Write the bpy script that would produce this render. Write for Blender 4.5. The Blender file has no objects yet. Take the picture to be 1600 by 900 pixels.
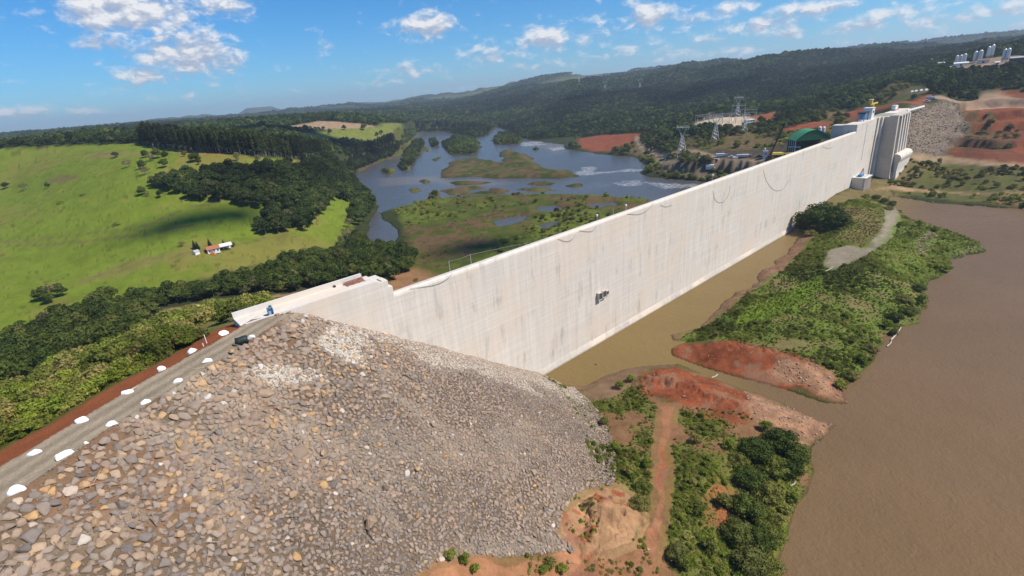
import bpy, math, random
import numpy as np
from mathutils import Vector, Matrix
R_ = math.radians
scene = bpy.context.scene
C = scene.collection
# ------------------------------------------------------------------ camera
F_PX, TILT, ROLL, CAM_Z = 775.0, R_(21.5), R_(5.0), 100.0
Fv = np.array([0, math.cos(TILT), -math.sin(TILT)])
U0 = np.array([0, math.sin(TILT), math.cos(TILT)])
X0 = np.array([1.0, 0, 0])
Rv = math.cos(ROLL) * X0 - math.sin(ROLL) * U0
Uv = math.sin(ROLL) * X0 + math.cos(ROLL) * U0
cam_d = bpy.data.cameras.new('camera')
cam = bpy.data.objects.new('camera', cam_d)
C.objects.link(cam)
cam_d.sensor_width = 36.0
cam_d.lens = F_PX / 1600 * 36.0
cam_d.clip_start = 0.5
cam_d.clip_end = 60000
M = Matrix.Identity(4)
for i in range(3):
    M[i][0], M[i][1], M[i][2] = Rv[i], Uv[i], -Fv[i]
M[2][3] = CAM_Z
cam.matrix_world = M
scene.camera = cam
# ------------------------------------------------------------------ light
SUN_EL = R_(52)
SUN_H = np.array([0.96, -0.28]); SUN_H /= np.linalg.norm(SUN_H)
S = np.array([SUN_H[0] * math.cos(SUN_EL), SUN_H[1] * math.cos(SUN_EL), math.sin(SUN_EL)])
sun_d = bpy.data.lights.new('sun', 'SUN')
sun_d.energy = 4.7
sun_d.angle = R_(0.53)
sun_d.color = (1.0, 0.94, 0.845)
sun = bpy.data.objects.new('sun', sun_d)
sun.rotation_euler = Vector(S).to_track_quat('Z', 'Y').to_euler()
C.objects.link(sun)
scene.view_settings.view_transform = 'Standard'
scene.view_settings.look = 'None'
scene.view_settings.exposure = 0.36
scene.view_settings.gamma = 1.0
scene.cycles.use_denoising = True
scene.cycles.max_bounces = 6
scene.cycles.diffuse_bounces = 2
scene.cycles.transparent_max_bounces = 8
scene.cycles.volume_bounces = 0
scene.cycles.volume_step_rate = 1.0
scene.cycles.sample_clamp_indirect = 6.0


class NT:
    """small node-tree writer"""
    def __init__(s, tree):
        s.t = tree; s.n = tree.nodes; s.l = tree.links
    def _in(s, node, key, v):
        sock = node.inputs[key]
        if isinstance(v, bpy.types.NodeSocket):
            s.l.new(v, sock)
        elif isinstance(v, (tuple, list)) and len(v) == 3 and sock.type == 'RGBA':
            sock.default_value = (*v, 1)
        else:
            sock.default_value = v
    def node(s, kind, ins=None, **props):
        nd = s.n.new(kind)
        for k, v in props.items(): setattr(nd, k, v)
        for k, v in (ins or {}).items(): s._in(nd, k, v)
        return nd
    def math(s, op, a, b=0.0, c=0.0, clamp=False):
        nd = s.node('ShaderNodeMath', {0: a, 1: b}, operation=op, use_clamp=clamp)
        if op in ('MULTIPLY_ADD', 'SMOOTH_MIN', 'SMOOTH_MAX'): s._in(nd, 2, c)
        return nd.outputs[0]
    def mix(s, f, a, b, blend='MIX'):
        nd = s.n.new('ShaderNodeMix'); nd.data_type = 'RGBA'; nd.blend_type = blend
        s._in(nd, 0, f); s._in(nd, 6, a); s._in(nd, 7, b)
        return nd.outputs[2]
    def noise(s, vec, scale, detail=4, rough=.55, dist=0.0):
        return s.node('ShaderNodeTexNoise', {'Vector': vec, 'Scale': scale, 'Detail': detail, 'Roughness': rough, 'Distortion': dist}).outputs[0]
    def ramp(s, f, stops):
        nd = s.n.new('ShaderNodeValToRGB'); cr = nd.color_ramp
        while len(cr.elements) < len(stops): cr.elements.new(.5)
        for e, (p, c) in zip(cr.elements, stops):
            e.position = p; e.color = (*c, 1) if isinstance(c, (tuple, list)) else (c, c, c, 1)
        s._in(nd, 0, f)
        return nd.outputs[0]
    def smooth(s, v, a, b):
        nd = s.node('ShaderNodeMapRange', {'Value': v, 'From Min': a, 'From Max': b}, interpolation_type='SMOOTHSTEP')
        return nd.outputs[0]


# ------------------------------------------------------------------ sky with its clouds
world = bpy.data.worlds.new('World')
scene.world = world
world.use_nodes = True
w = NT(world.node_tree)
w.n.clear()
sky = w.node('ShaderNodeTexSky', sky_type='NISHITA', sun_disc=False, sun_elevation=SUN_EL,
             sun_rotation=math.atan2(SUN_H[0], SUN_H[1]), altitude=600, air_density=1.0, dust_density=0.45, ozone_density=2.5)
tc = w.node('ShaderNodeTexCoord').outputs['Generated']
sep = w.node('ShaderNodeSeparateXYZ', {0: tc})
hx, hy, hz = sep.outputs
az = w.math('ARCTAN2', hx, hy)
hl = w.math('SQRT', w.math('ADD', w.math('MULTIPLY', hx, hx), w.math('MULTIPLY', hy, hy)))
el = w.math('DIVIDE', hz, hl)


def px_dir(u, v):
    return F_PX * Fv + (u - 800) * Rv - (v - 450) * Uv


def azel(u, v):
    d = px_dir(u, v)
    return math.atan2(d[0], d[1]), d[2] / math.hypot(d[0], d[1])


# cumulus fields: (azimuth, elevation, half width, half height, strength), where they stand in the sky
clouds = []
for (u, v, wd, ht, st) in [(200, 14, 82, 34, 1.0), (340, 10, 42, 18, .75), (155, 66, 36, 13, .7), (298, 84, 60, 27, 1.05), (225, 117, 46, 13, .75),
                           (185, 133, 28, 9, .5), (666, 40, 44, 19, 1.0), (640, 112, 70, 12, .62), (600, 128, 50, 8, .45), (850, 62, 44, 20, .95), (1014, 23, 34, 19, 1.0),
                           (770, 86, 40, 20, .62), (745, 78, 40, 18, .5), (930, 60, 45, 16, .6), (1085, 30, 30, 11, .7), (1150, 10, 40, 12, .75), (1195, 38, 55, 13, .8),
                           (1245, 16, 50, 10, .7), (990, 75, 34, 12, .55), (1060, 78, 44, 12, .6), (1110, 65, 50, 10, .65), (1290, 12, 40, 9, .75), (1340, 40, 60, 10, .7),
                           (1400, 22, 60, 9, .7), (1480, 30, 70, 10, .65), (1560, 16, 60, 12, .7), (1240, 50, 50, 8, .6), (1150, 80, 50, 7, .5), (900, 95, 60, 9, .5),
                           (30, 178, 50, 10, .65), (110, 176, 60, 8, .5), (200, 172, 40, 6, .5), (820, 105, 50, 8, .5), (1440, 55, 70, 7, .5), (700, 140, 60, 6, .4), (520, 72, 20, 7, .5), (520, 106, 16, 5, .45),
                           (290, 150, 70, 5, .35), (360, 154, 30, 5, .4), (1560, 44, 50, 7, .5), (945, 30, 35, 12, .4), (20, 150, 40, 5, .35)]:
    a0, e0 = azel(u, v)
    clouds.append((a0, e0, wd / F_PX * .93, ht / F_PX * 1.0, st))
comb = w.node('ShaderNodeCombineXYZ', {0: az, 1: el}).outputs[0]
sc = w.node('ShaderNodeVectorMath', {0: comb, 1: (17.0, 30.0, 1.0)}, operation='MULTIPLY').outputs[0]
n_edge = w.noise(sc, 1.7, 7, .62, .3)
sc_l = w.node('ShaderNodeVectorMath', {0: sc, 1: (0.10, 0.26, 0.0)}, operation='ADD').outputs[0]
n_lit = w.noise(sc_l, 1.7, 7, .62, .3)
field = None; lower = None
for (a0, e0, wa, we, st) in clouds:
    da = w.math('DIVIDE', w.math('SUBTRACT', az, a0), wa)
    de = w.math('DIVIDE', w.math('SUBTRACT', el, e0), we)
    de2 = w.math('MULTIPLY', de, de)
    r2 = w.math('ADD', w.math('MULTIPLY', da, da), de2)
    g = w.math('MULTIPLY', w.math('EXPONENT', w.math('MULTIPLY', r2, -0.9)), st)
    field = g if field is None else w.math('MAXIMUM', field, g)
    b = w.math('MULTIPLY', g, de)
    lower = b if lower is None else w.math('ADD', lower, b)
# thin scattered cumulus low over the horizon
sc2 = w.node('ShaderNodeVectorMath', {0: comb, 1: (7.0, 26.0, 1.0)}, operation='MULTIPLY').outputs[0]
low = w.math('MULTIPLY', w.noise(sc2, 2.0, 5, .6), w.smooth(el, .50, .02))
low = w.math('MULTIPLY', w.smooth(low, .38, .66), w.math('MULTIPLY_ADD', w.smooth(az, -.25, .5), .30, .14))
dens = w.math('ADD', w.math('MAXIMUM', field, low), w.math('MULTIPLY', w.math('SUBTRACT', n_edge, .5), 2.1))
mask = w.smooth(dens, .22, .95)
shade = w.math('ADD', w.math('MULTIPLY', w.math('SUBTRACT', n_edge, n_lit), 5.0), w.math('MULTIPLY', lower, 1.1))
shade = w.math('ADD', shade, .55, clamp=True)
ccol = w.ramp(shade, [(0.0, (4.1, 4.5, 5.4)), (.5, (5.9, 6.1, 6.7)), (1.0, (8.8, 8.6, 8.4))])
cm = w.math('MULTIPLY', mask, .93)
cm = w.math('MULTIPLY', cm, w.smooth(hz, -.02, .02))
sky_t = w.mix(1.0, sky.outputs[0], (.52, .88, 1.20), 'MULTIPLY')
skyc = w.node('ShaderNodeHueSaturation', {'Hue': 0.5, 'Saturation': 1.12, 'Value': 1.0, 'Color': sky_t}).outputs[0]
col = w.mix(cm, skyc, ccol)
bg = w.node('ShaderNodeBackground', {'Color': col, 'Strength': 0.088})
out = w.node('ShaderNodeOutputWorld', {'Surface': bg.outputs[0]})

# ------------------------------------------------------------------ numbers
rng = np.random.default_rng(7)
random.seed(7)


def _hash(ix, iy, seed):
    h = (ix.astype(np.int64) * 374761393 + iy.astype(np.int64) * 668265263 + seed * 1274126177) & 0xFFFFFFFF
    h = ((h ^ (h >> 13)) * 1274126177) & 0xFFFFFFFF
    return ((h ^ (h >> 16)) & 0xFFFFFF) / float(0xFFFFFF)


def vnoise(x, y, seed=0):
    x = np.asarray(x, float); y = np.asarray(y, float)
    ix = np.floor(x); iy = np.floor(y); fx = x - ix; fy = y - iy
    fx = fx * fx * (3 - 2 * fx); fy = fy * fy * (3 - 2 * fy)
    ix = ix.astype(np.int64); iy = iy.astype(np.int64)
    a = _hash(ix, iy, seed); b = _hash(ix + 1, iy, seed); c = _hash(ix, iy + 1, seed); d = _hash(ix + 1, iy + 1, seed)
    return (a + (b - a) * fx) * (1 - fy) + (c + (d - c) * fx) * fy


def fbm(x, y, sc, octv=4, seed=0, gain=.5):
    s = 0; a = 1; t = 0; x = np.asarray(x) / sc; y = np.asarray(y) / sc
    for o in range(octv):
        s = s + a * (vnoise(x + 17.3 * o, y - 9.1 * o, seed + o) * 2 - 1); t += a; a *= gain; x = x * 2.03; y = y * 2.03
    return s / t


def sstep(v, a, b):
    t = np.clip((v - a) / (b - a), 0, 1)
    return t * t * (3 - 2 * t)


def inpoly(x, y, P):
    x = np.asarray(x, float); y = np.asarray(y, float)
    ins = np.zeros(x.shape, bool); n = len(P)
    bb = (x >= P[:, 0].min()) & (x <= P[:, 0].max()) & (y >= P[:, 1].min()) & (y <= P[:, 1].max())
    if not bb.any(): return ins
    xs, ys = x[bb], y[bb]; r = np.zeros(xs.shape, bool)
    for i in range(n):
        x1, y1 = P[i]; x2, y2 = P[(i + 1) % n]
        c = ((y1 > ys) != (y2 > ys)) & (xs < (x2 - x1) * (ys - y1) / ((y2 - y1) if y2 != y1 else 1e-9) + x1)
        r ^= c
    ins[bb] = r
    return ins


def polyline_dist(x, y, P, closed=False):
    best = np.full(np.shape(x), 1e9)
    n = len(P)
    for i in range(n if closed else n - 1):
        ax, ay = P[i]; bx, by = P[(i + 1) % n]
        dx, dy = bx - ax, by - ay; L = dx * dx + dy * dy + 1e-9
        t = np.clip(((x - ax) * dx + (y - ay) * dy) / L, 0, 1)
        best = np.minimum(best, np.hypot(x - ax - t * dx, y - ay - t * dy))
    return best


def sdf(x, y, P, lim=60.0):
    """signed distance, negative inside; beyond lim only the sign counts"""
    x = np.asarray(x, float); y = np.asarray(y, float)
    out = np.full(x.shape, lim)
    bb = (x > P[:, 0].min() - lim) & (x < P[:, 0].max() + lim) & (y > P[:, 1].min() - lim) & (y < P[:, 1].max() + lim)
    if bb.any():
        d = polyline_dist(x[bb], y[bb], P, True)
        out[bb] = np.where(inpoly(x[bb], y[bb], P), -d, d)
    return out


def flat(u, v, z=0.0):
    d = px_dir(u, v); s = (z - CAM_Z) / d[2]
    return np.array([d[0] * s, d[1] * s])


def flats(pts, z=0.0):
    return np.array([flat(u, v, z) for u, v in pts])


# ------------------------------------------------------------------ dam frame
A0 = np.array([9.29, 163.09]); DV = np.array([0.763, 0.647]); DV /= np.linalg.norm(DV); NV = np.array([DV[1], -DV[0]])
ROAD_Z = 56.0


def dam_xy(t, n):
    return A0 + DV * t + NV * n


def to_dam(x, y):
    return (x - A0[0]) * DV[0] + (y - A0[1]) * DV[1], (x - A0[0]) * NV[0] + (y - A0[1]) * NV[1]


# crest road: west and east edges
ROAD_E = np.array([(-84, -10), (-76, 20), (-69.5, 45), (-65, 68), (-59.5, 84), (-55.0, 98.0), (-51.5, 108.0)])
ROAD_W = np.array([(-94, -10), (-87, 20), (-80, 45), (-75.5, 60), (-69.5, 80), (-62.5, 99.0), (-60.5, 106.0)])
ROAD_P = np.vstack([ROAD_E, ROAD_W[::-1]])

# ------------------------------------------------------------------ height of the land, from surveyed spots
K = []   # (azimuth, ln r, z)


def spot(u, v, z=None, r=None):
    d = px_dir(u, v); hl = math.hypot(d[0], d[1]); te = d[2] / hl
    if r is None: r = (z - CAM_Z) / te
    if z is None: z = CAM_Z + r * te
    K.append((math.degrees(math.atan2(d[0], d[1])), math.log(r), z))


def wspot(a, r, z): K.append((a, math.log(r), z))


# left pasture rising to its ridge
for q in [(0, 490, 14), (0, 420, 22), (0, 350, 36), (0, 290, 52), (0, 250, 68), (100, 470, 14), (100, 400, 24), (100, 300, 50), (100, 230, 78), (200, 440, 15),
          (200, 400, 23), (200, 300, 50), (200, 228, 80), (300, 400, 20), (300, 300, 46), (300, 240, 70), (400, 380, 16), (400, 300, 40), (400, 252, 60), (480, 350, 16),
          (480, 300, 30), (480, 250, 48), (560, 300, 8), (560, 340, 5), (520, 370, 6), (200, 500, 12), (100, 540, 12), (0, 590, 13), (300, 470, 10), (400, 455, 8), (500, 450, 6),
          (550, 400, 4), (640, 440, 4), (640, 400, 2), (700, 400, 2), (700, 350, 2), (800, 320, 2), (850, 350, 2), (950, 320, 2), (760, 262, 1.5), (700, 300, 1.5),
          (600, 420, 4), (590, 240, 14), (560, 262, 10), (620, 225, 12), (700, 238, 3), (740, 250, 2), (815, 262, 6), (790, 234, 5)]:
    spot(q[0], q[1], z=q[2])
# far left and the fields beyond
for u, v, r in [(0, 222, 900), (100, 212, 1000), (0, 214, 3000), (200, 214, 800), (200, 200, 2400), (300, 214, 900), (300, 190, 3000), (400, 215, 850), (430, 205, 950), (430, 196, 1150), (520, 190, 1250),
                (600, 196, 1250), (630, 208, 1150), (600, 222, 900), (500, 222, 800), (500, 180, 2600), (600, 176, 2400), (640, 190, 1700), (400, 188, 3200),
                (412, 175, 9500), (395, 177, 9500), (440, 180, 9500), (530, 170, 7000), (600, 164, 6000), (660, 154, 5600), (690, 152, 5200), (720, 155, 4600), (340, 186, 9000), (287, 185, 8000)]:
    spot(u, v, r=r)
# hills right of the river
for u, v, r in [(700, 192, 1700), (660, 196, 1650), (720, 168, 2600), (760, 150, 3400), (760, 185, 1900), (820, 205, 1450), (820, 165, 2100), (820, 138, 3000), (900, 215, 1050), (900, 175, 1600), (900, 130, 2700),
                (950, 235, 830), (950, 190, 1200), (960, 150, 1800), (1000, 215, 900), (1000, 170, 1400), (1000, 121, 2600), (1050, 215, 760), (1050, 180, 1150), (1060, 140, 1750), (1060, 113, 2500),
                (1100, 175, 1000), (1100, 150, 1500), (1120, 106, 2500), (1180, 150, 1350), (1180, 94, 2400), (1250, 160, 1000), (1250, 130, 1500), (1240, 82, 2300), (1300, 150, 950), (1310, 120, 1500), (1310, 85, 2300),
                (1380, 110, 1500), (1380, 88, 2400), (1440, 82, 4200), (1530, 75, 4800), (1600, 68, 4800), (1480, 98, 1200), (1540, 84, 1100), (1600, 80, 1150), (860, 127, 4600)]:
    spot(u, v, r=r)
for a in (-42, -20, 0, 20, 30, 40, 48): wspot(a, 13000, 60)
# far bank by the powerhouse
for u, v, r in [(980, 240, 760), (1000, 232, 800), (960, 215, 950), (1030, 245, 700), (1010, 268, 590), (1060, 275, 530), (1100, 290, 490), (1120, 268, 520), (1060, 248, 600), (1120, 254, 560), (1200, 250, 540),
                (1060, 238, 640), (1120, 236, 600), (1200, 232, 590), (1240, 232, 560), (1290, 205, 590), (1060, 225, 700), (1120, 215, 660), (1180, 215, 650),
                (1100, 196, 740), (1165, 194, 740), (1100, 190, 800), (1165, 186, 800), (1210, 195, 720), (1280, 180, 760), (1330, 185, 680), (1330, 170, 800), (1400, 160, 720), (1400, 140, 850)]:
    spot(u, v, r=r)
# right abutment and terraces
for u, v, r in [(1600, 320, 470), (1600, 285, 520), (1600, 258, 570), (1600, 248, 590), (1600, 240, 610), (1600, 212, 640), (1600, 205, 680), (1600, 180, 710), (1600, 160, 740), (1600, 130, 820), (1600, 98, 950),
                (1520, 315, 478), (1520, 290, 515), (1520, 262, 560), (1520, 246, 590), (1500, 240, 600), (1560, 226, 606), (1560, 214, 640), (1540, 200, 650), (1560, 190, 690), (1540, 178, 700), (1520, 160, 735), (1520, 140, 800), (1540, 100, 950),
                (1450, 305, 500), (1450, 290, 520), (1450, 265, 550), (1450, 246, 575), (1420, 244, 565), (1480, 157, 700), (1420, 168, 610), (1455, 200, 640), (1500, 215, 640), (1440, 140, 760), (1480, 118, 900)]:
    spot(u, v, r=r)
# the land between dam and reservoir
for q in [(900, 650, 3), (960, 700, 5), (1010, 680, 4.5), (1060, 630, 4), (1100, 640, 4), (1180, 660, 3.5), (1250, 670, 2), (1000, 600, 2), (930, 600, 1.2), (1050, 750, 5), (1120, 720, 6), (1120, 820, 6), (1200, 760, 3),
          (1180, 860, 3), (1030, 860, 7), (940, 810, 9), (900, 870, 9), (1000, 890, 8), (1100, 540, 3), (1180, 560, 3.5), (1260, 590, 3), (1150, 500, 3.5), (1250, 470, 5), (1340, 500, 4), (1300, 400, 6), (1340, 380, 6),
          (1400, 380, 5), (1450, 400, 4), (1500, 390, 1.5), (1320, 325, 8.5), (1290, 345, 7), (1370, 330, 6), (1260, 390, 2.5), (1200, 440, 2), (1290, 440, 5)]:
    spot(q[0], q[1], z=q[2])
for a, r, z in [(-5, 60, 17), (-25, 60, 22), (10, 60, 12), (30, 60, 5), (60, 60, 0), (0, 30, 12), (60, 30, 3), (-60, 30, 20), (-60, 120, 15), (-60, 250, 14), (-75, 200, 18), (-60, 600, 45), (-75, 600, 50), (-60, 2500, 80),
                (60, 500, 2), (75, 500, 2), (60, 1000, 60), (75, 1500, 70), (60, 4000, 120), (75, 100, 0), (75, 4000, 110), (-75, 3000, 80)]:
    wspot(a, r, z)
for t_k, n_k, z_k in [(268, 2, 4), (268, 14, 5), (300, 2, 8), (300, 16, 8), (330, 2, 8), (330, 18, 6), (350, 12, 5), (370, 3, 5), (370, 14, 4.5), (370, 30, 1), (398, 3, 6), (398, 18, 5.5), (398, 34, 3), (420, 20, 7), (440, 22, 10), (420, 38, 3.5),
                      (445, 10, 14), (465, 30, 12), (455, 14, 17)]:
    q = A0 + DV * t_k + NV * n_k; wspot(math.degrees(math.atan2(q[0], q[1])), math.hypot(*q), z_k)
K = np.array(K)
KA, KR = 9.0, 2.6          # scaling of azimuth (deg) and ln r
kx, ky = K[:, 0] / KA, K[:, 1] * KR


def ker(d2): return np.sqrt(d2 + .05)


D2 = (kx[:, None] - kx[None]) ** 2 + (ky[:, None] - ky[None]) ** 2
n = len(K)
Am = np.zeros((n + 3, n + 3)); Am[:n, :n] = ker(D2) - np.eye(n) * .02
Am[:n, n] = 1; Am[:n, n + 1] = kx; Am[:n, n + 2] = ky; Am[n:, :n] = Am[:n, n:].T
wt = np.linalg.solve(Am, np.concatenate([K[:, 2], [0, 0, 0]]))
TA = np.linspace(-80, 80, 421); TR = np.linspace(math.log(25), math.log(20000), 420)
ga, gr = np.meshgrid(TA / KA, TR * KR, indexing='ij')
TZ = wt[n] + wt[n + 1] * ga + wt[n + 2] * gr
for i in range(n): TZ += wt[i] * ker((ga - kx[i]) ** 2 + (gr - ky[i]) ** 2)


def base_h(x, y):
    x = np.asarray(x, float); y = np.asarray(y, float)
    a = np.degrees(np.arctan2(x, y)); r = np.clip(np.hypot(x, y), 25.1, 19000)
    ac = np.clip(a, -79.9, 79.9)
    fi = (ac - TA[0]) / (TA[1] - TA[0]); fj = (np.log(r) - TR[0]) / (TR[1] - TR[0])
    i = np.clip(fi.astype(int), 0, len(TA) - 2); j = np.clip(fj.astype(int), 0, len(TR) - 2)
    fi = fi - i; fj = fj - j
    z = (TZ[i, j] * (1 - fi) + TZ[i + 1, j] * fi) * (1 - fj) + (TZ[i, j + 1] * (1 - fi) + TZ[i + 1, j + 1] * fi) * fj
    far = sstep(np.abs(a), 80, 120)
    return z * (1 - far) + far * np.minimum(8 + r * .04, 60)


# water outlines, traced on the level z = 0
RES = flats([(1392, 307), (1460, 318), (1530, 322), (1600, 327), (1750, 350), (2400, 480), (2600, 1500), (1150, 1500), (1190, 1000), (1214, 900), (1232, 830), (1240, 800), (1262, 770), (1272, 735), (1270, 700),
             (1308, 664), (1280, 658), (1225, 630), (1150, 604), (1090, 581), (1062, 569), (1012, 571), (975, 577), (945, 588), (915, 604), (888, 602), (862, 592), (846, 590), (845, 584), (1000, 496), (1120, 426), (1200, 379), (1240, 356), (1262, 361), (1236, 385), (1222, 400),
             (1205, 415), (1180, 432), (1185, 442), (1150, 458), (1120, 485), (1095, 512), (1048, 523), (1052, 532), (1072, 534), (1048, 545), (1050, 556), (1100, 575), (1160, 592), (1230, 610), (1290, 630), (1325, 632), (1318, 608),
             (1345, 590), (1360, 570), (1385, 525), (1408, 511), (1432, 505), (1450, 470), (1446, 440), (1480, 425), (1490, 405), (1545, 393), (1530, 378), (1480, 358), (1430, 345), (1405, 330), (1392, 318)])
RIV = flats([(600, 250), (632, 240), (642, 222), (652, 207), (690, 205), (712, 210), (742, 218), (762, 212), (776, 198), (796, 207), (810, 215), (830, 219), (880, 226), (884, 234), (940, 241), (985, 245), (1012, 257),
             (1022, 262), (1000, 268), (1008, 275), (1040, 280), (1100, 284), (1160, 290), (1150, 310), (1025, 316), (1005, 311), (900, 304), (800, 303), (735, 307), (690, 309), (664, 312), (628, 322), (592, 334), (598, 344), (612, 350), (622, 360),
             (618, 380), (575, 382), (574, 352), (592, 322), (570, 300), (556, 285), (558, 268), (574, 262)])
PONDS = [flats(p) for p in ([(840, 322), (866, 320), (880, 326), (862, 331), (842, 328)], [(915, 318), (960, 316), (965, 321), (930, 326)], [(735, 296), (765, 294), (768, 299), (742, 301)], [(770, 345), (812, 338), (835, 340), (800, 350), (776, 354)], [(840, 352), (872, 345), (878, 350), (852, 358)])]
ISL = [flats(p) for p in ([(622, 263), (634, 240), (648, 221), (660, 220), (664, 228), (652, 246), (636, 268)], [(690, 225), (704, 221), (740, 220), (751, 230), (740, 242), (706, 242)],
                          [(671, 221), (680, 219), (685, 228), (676, 231)], [(770, 219), (782, 209), (800, 211), (815, 219), (812, 225), (776, 226)], [(675, 245), (688, 245), (686, 253), (677, 253)], [(598, 264), (612, 262), (612, 273), (600, 273)],
                          [(784, 238), (795, 231), (812, 238), (850, 260), (860, 266), (895, 267), (904, 277), (868, 279), (780, 279), (690, 277), (694, 262), (712, 250), (742, 246), (790, 256)],
                          [(690, 297), (745, 291), (800, 297), (792, 303), (706, 304)], [(660, 232), (668, 230), (672, 236), (664, 239)], [(652, 283), (668, 281), (674, 285), (660, 288)], [(884, 290), (905, 288), (912, 292), (895, 294)], [(640, 296), (652, 293), (660, 298), (648, 301)], [(700, 286), (740, 283), (770, 285), (745, 289), (710, 290)], [(812, 288), (850, 284), (868, 287), (840, 291)], [(800, 296), (840, 294), (872, 297), (836, 300)], [(672, 308), (680, 296), (690, 298), (690, 310)])]

def _b(u1, v1, u2, v2, z, h, rad):
    a = flat(u1, v1, z); b = flat(u2, v2, z); m = (a + b) / 2; L = np.linalg.norm(b - a) / 2 + rad
    return (m[0], m[1], h, rad, L / rad, math.atan2(b[1] - a[1], b[0] - a[0]))


BUMPS = [_b(1095, 560, 1190, 566, 3, 3.6, 5.5), _b(1190, 560, 1290, 600, 3, 3.0, 5.5), _b(1020, 595, 1070, 590, 3, 3.0, 4.5), _b(1080, 600, 1140, 620, 4, 3.4, 5.0),
         _b(920, 800, 975, 800, 9, 3.4, 5.0), _b(895, 845, 905, 850, 9, 1.6, 2.5), _b(1300, 330, 1340, 335, 9, 2.0, 7), _b(1440, 380, 1460, 370, 4, 1.5, 4), _b(660, 890, 700, 880, 24, 2.2, 3.5)]


FARH = [(math.atan2(*px_dir(u, 180)[:2]), r0, h0, w0) for u, r0, h0, w0 in [(403, 8600, 105, 230), (426, 8800, 95, 300), (300, 8000, 40, 500), (655, 6300, 10, 300), (700, 6000, 22, 260), (860, 5600, 110, 380), (1070, 5600, 120, 420), (1110, 5300, 90, 300), (1340, 5200, 130, 500), (1420, 5600, 190, 420), (1480, 5200, 170, 500), (1590, 5600, 210, 500)]]


def land(x, y, detail=True):
    """height of the finished land, the carved waters and the embankment"""
    x = np.asarray(x, float); y = np.asarray(y, float)
    r = np.hypot(x, y)
    z = base_h(x, y)
    if detail:
        hm_ = .06 + .94 * sstep(np.degrees(np.arctan2(x, y)), -10, 6)
        z = z + hm_ * (fbm(x, y, 420, 4, 3) * 46 * sstep(r, 1000, 2400) + fbm(x, y, 170, 3, 4) * 16 * sstep(r, 700, 1400))
        for (ua, rr0, hh0, ww0) in FARH:
            z = z + hh0 * np.exp(-(((x - math.sin(ua) * rr0) ** 2 + (y - math.cos(ua) * rr0) ** 2) / ww0 ** 2)) + (.35 + .65 * sstep(np.degrees(np.arctan2(x, y)), -10, 6)) * (fbm(x, y, 1500, 3, 5) * 12 * sstep(r, 3500, 6000) + fbm(x, y, 420, 4, 6) * 14 * sstep(r, 3600, 5500))
        z = z + fbm(x, y, 60, 3, 9) * 1.4 * sstep(r, 180, 500)
        z = z + fbm(x, y, 7, 4, 11) * .55 * sstep(r, 30, 90)
    az_ = np.degrees(np.arctan2(x, y)); ter = sstep(az_, 40.5, 42.5) * sstep(r, 585, 600) * (1 - sstep(r, 760, 820)) * sstep(z, 20, 23)
    st = 8.5; q_ = (z + fbm(x, y, 60, 2, 95) * 3) / st; f_ = q_ - np.floor(q_); z = z + ter * st * (sstep(f_, .86, .96) - f_)
    if detail:
        for bx, by, hh, rad, el_, an in BUMPS:
            q = (x - bx) * math.cos(an) + (y - by) * math.sin(an); p = -(x - bx) * math.sin(an) + (y - by) * math.cos(an)
            d = np.hypot(q / el_, p) / rad
            near = d < 2.6
            if near.any():
                nz = fbm(x, y, 3.4, 4, 77); gu = np.abs(fbm(x, y, 4.2, 3, 78)); z = z + np.where(d < 1.6, fbm(x, y, 1.6, 3, 79) * .5, 0)
                z = z + np.where(near, hh * np.exp(-(d + .45 * nz) ** 2 * 1.6) * (1 - .95 * np.exp(-gu * 11) * sstep(d, .15, .6)), 0)
    t, nn = to_dam(x, y)
    dr = np.where(inpoly(x, y, ROAD_P), 0, np.maximum(polyline_dist(x, y, ROAD_P, True) - .3, 0))
    xc = np.interp(y, [-10, 20, 45, 64, 82, 98, 107], [-89, -81, -75, -70, -64.5, -58.5, -56])
    west = sstep(xc - x, -1, 3)
    emb = ROAD_Z - dr / (1.45 + west * 2.1) - west * .6 * sstep(dr, 0, 1.5)
    if detail:
        emb = emb + np.where(emb < 55.6, fbm(x, y, 14, 3, 21) * .7, 0)
    # the fill ends against the wall: steeper behind it
    emb = np.where((nn < -1) & (t > -60), emb - (t + 60) * .35 - (-nn) * .1, emb)
    z = np.maximum(z, emb)
    wa = .7 + 1.9 * sstep(r, 190, 260)
    wx = x + fbm(x, y, 9, 3, 31) * wa; wy = y + fbm(x, y, 9, 3, 37) * wa
    near_wall = (nn < 9) & (nn > -9) & (t > -6) & (t < 262)
    wx = np.where(near_wall, x, wx); wy = np.where(near_wall, y, wy)
    wr = sdf(wx, wy, RES, 40.0)
    amp = sstep(r, 300, 900)
    wr = wr
    wx = x + fbm(x, y, 30, 4, 41) * (3 + 9 * amp); wy = y + fbm(x, y, 30, 4, 43) * (3 + 9 * amp)
    wv = sdf(wx, wy, RIV, 60.0)
    for P in ISL: wv = np.maximum(wv, -sdf(wx, wy, P, 60.0))
    for P in PONDS: wv = np.minimum(wv, sdf(wx, wy, P, 60.0))
    dsea = np.minimum(wr, wv)
    bank = .12 + .16 * np.clip(dsea, 0, 6)
    rise = .14 + .30 * np.clip(dsea, 0, 400)
    up = np.maximum(np.minimum(z, rise + emb * 0 + 3 * sstep(dsea, 20, 40) * 60), bank)
    up = np.where(emb > 1.2, np.maximum(up, np.minimum(emb, z)), up)
    z = np.where(dsea > 0, up, -.25 + .35 * np.clip(dsea, -8, 0))
    # nothing of the land stands inside the dam's own line or in front of its toe
    return z


_mr = np.exp(np.linspace(math.log(28), math.log(16000), 1500))
_cache = {}


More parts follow.
